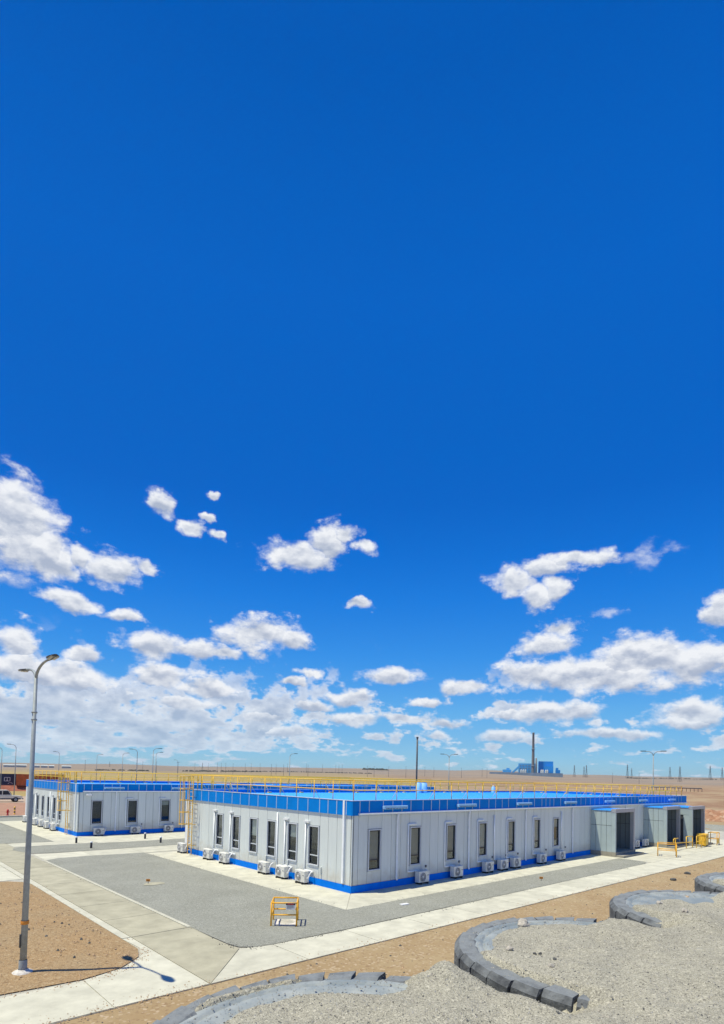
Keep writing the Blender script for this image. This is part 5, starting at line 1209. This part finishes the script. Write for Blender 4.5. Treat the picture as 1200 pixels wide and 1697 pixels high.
for i, (x, y, s_, m_, l_) in enumerate(STONES): rock(on_fill(x, y, s_*0.25), s_, m_, l_, i+1, 0.75)
for i, (x, y, s_, l_) in enumerate([(17.6,-8.2,0.16,'brown stone on the tan verge right of the path'),(20.9,-7.9,0.2,'dark brown stone on the tan verge near the right edge')]): rock((x, y, 0.02), s_, 'rockd', l_, 40+i, 0.6)
def in_poly(x, y):
    return (x < -11.2 and -3.5 < y < 11.8 and x > -40) and not (x > -12.2 and y < -2.6) and not (x > -12 and y > 11)
def soil_r(rn_):
    while True:
        x, y = -11-16*rn_.random()**1.5, rn_.uniform(-3.9, 12)
        if in_poly(x, y): return x, y
pebbles('pebbles', 'scattered stones on the brown soil bed', 'rockd', 350, soil_r, 0.012, 0.06, lambda x, y: 0.045, 5)
pebbles('pebbles', 'pale and tan stones on the brown soil bed', 'rocko', 1500, soil_r, 0.012, 0.05, lambda x, y: 0.045, 6)
def verge_r(rn_): return -17+50*rn_.random()**1.3, -6.75-8.5*rn_.random()
zv = lambda x, y: (terrain_z(x, y)+0.005) if y < yo(x)-0.1 else None
pebbles('pebbles', 'small dark stones on the tan verge', 'rockd', 1300, verge_r, 0.012, 0.06, zv, 7)
pebbles('pebbles', 'small tan stones on the tan verge', 'rocko', 2200, verge_r, 0.012, 0.06, zv, 8)
def fill_r(rn_):
    while True:
        x, y = rn_.uniform(-17.5, -2), rn_.uniform(-19.2, -14.6)
        d_ = math.hypot(x-EYE.x, y-EYE.y)
        if rn_.random() < (4.0/d_)**1.2 and d_ > 1.5: return x, y
zf_ = lambda x, y: fill_z(x, y)+0.001
pebbles('pebbles', 'loose grey crushed stone over the gravel mound', 'gravelstone', 16000, fill_r, 0.004, 0.016, zf_, 9)
pebbles('pebbles', 'loose dark chips over the gravel mound', 'rockd', 5000, fill_r, 0.004, 0.014, zf_, 10)
pebbles('pebbles', 'loose pale chips over the gravel mound', 'rock', 5000, fill_r, 0.004, 0.015, zf_, 12)
pebbles('pebbles', 'grit lying on the tyre sidewalls', 'gravelstone', 2500, lambda rn_: (lambda t_, a_, r_: (t_[0]+r_*math.cos(a_), t_[1]+r_*math.sin(a_)))(TYRES[rn_.randrange(3)], rn_.uniform(0.5, 3.0), rn_.uniform(1.2, 1.75)), 0.004, 0.012, lambda x, y: ZT-0.008, 13)

# ------------------------------------------------------------------ air
hz_ = MB().box(-9200,-9200,-140,9200,9200,130)
hm = bpy.data.materials.new('haze_air'); hm.use_nodes = True; t = hm.node_tree; t.nodes.remove(t.nodes['Principled BSDF'])
pv = t.nodes.new('ShaderNodeVolumePrincipled'); pv.inputs['Color'].default_value = (0.86, 0.9, 0.96, 1); pv.inputs['Density'].default_value = 0.00003; pv.inputs['Anisotropy'].default_value = 0.3
t.links.new(pv.outputs[0], t.nodes['Material Output'].inputs['Volume'])
hzo = bpy.data.objects.new('haze', hz_.mesh('haze', hm)); COL.objects.link(hzo); hzo['kind'] = 'stuff'; hzo['label'] = 'thin dry haze over the far plain'

# grit strayed over the edges of the paving
def spill(name, label, m, pts, count, seed, spread=0.22):
    def reg(rn_):
        i = rn_.randrange(len(pts)-1); t_ = rn_.random(); (x0, y0), (x1, y1) = pts[i], pts[i+1]
        return x0+(x1-x0)*t_+rn_.gauss(0, spread), y0+(y1-y0)*t_+rn_.gauss(0, spread)
    pebbles(name, label, m, count, reg, 0.008, 0.03, lambda x, y: 0.008, seed)
spill('grit', 'brown grit strayed from the soil bed onto the paving', 'rocko', [(-10.92,10),(-10.92,-2.3),(-11.2,-3.05),(-11.97,-3.72),(-13.05,-4.0),(-15,-3.85),(-18,-3.88)], 900, 21)
spill('grit', 'grey grit strayed from the gravel bed onto the paving', 'rockd', [(-8.5,17),(-8.5,-3.5),(-8.0,-4.35),(-4.3,-4.58),(5,-4.6),(20,-4.6)], 900, 22, 0.15)
spill('grit', 'grey grit strayed from the gravel bed onto the apron', 'rockd', [(-2.4,17),(-2.36,-2.36),(12,-2.36)], 500, 23, 0.15)
spill('grit', 'tan grit blown from the verge onto the footpath', 'rocko', [(-16,-6.3),(-10.6,-6.36),(5,-6.5),(22,-6.68)], 1200, 24, 0.2)
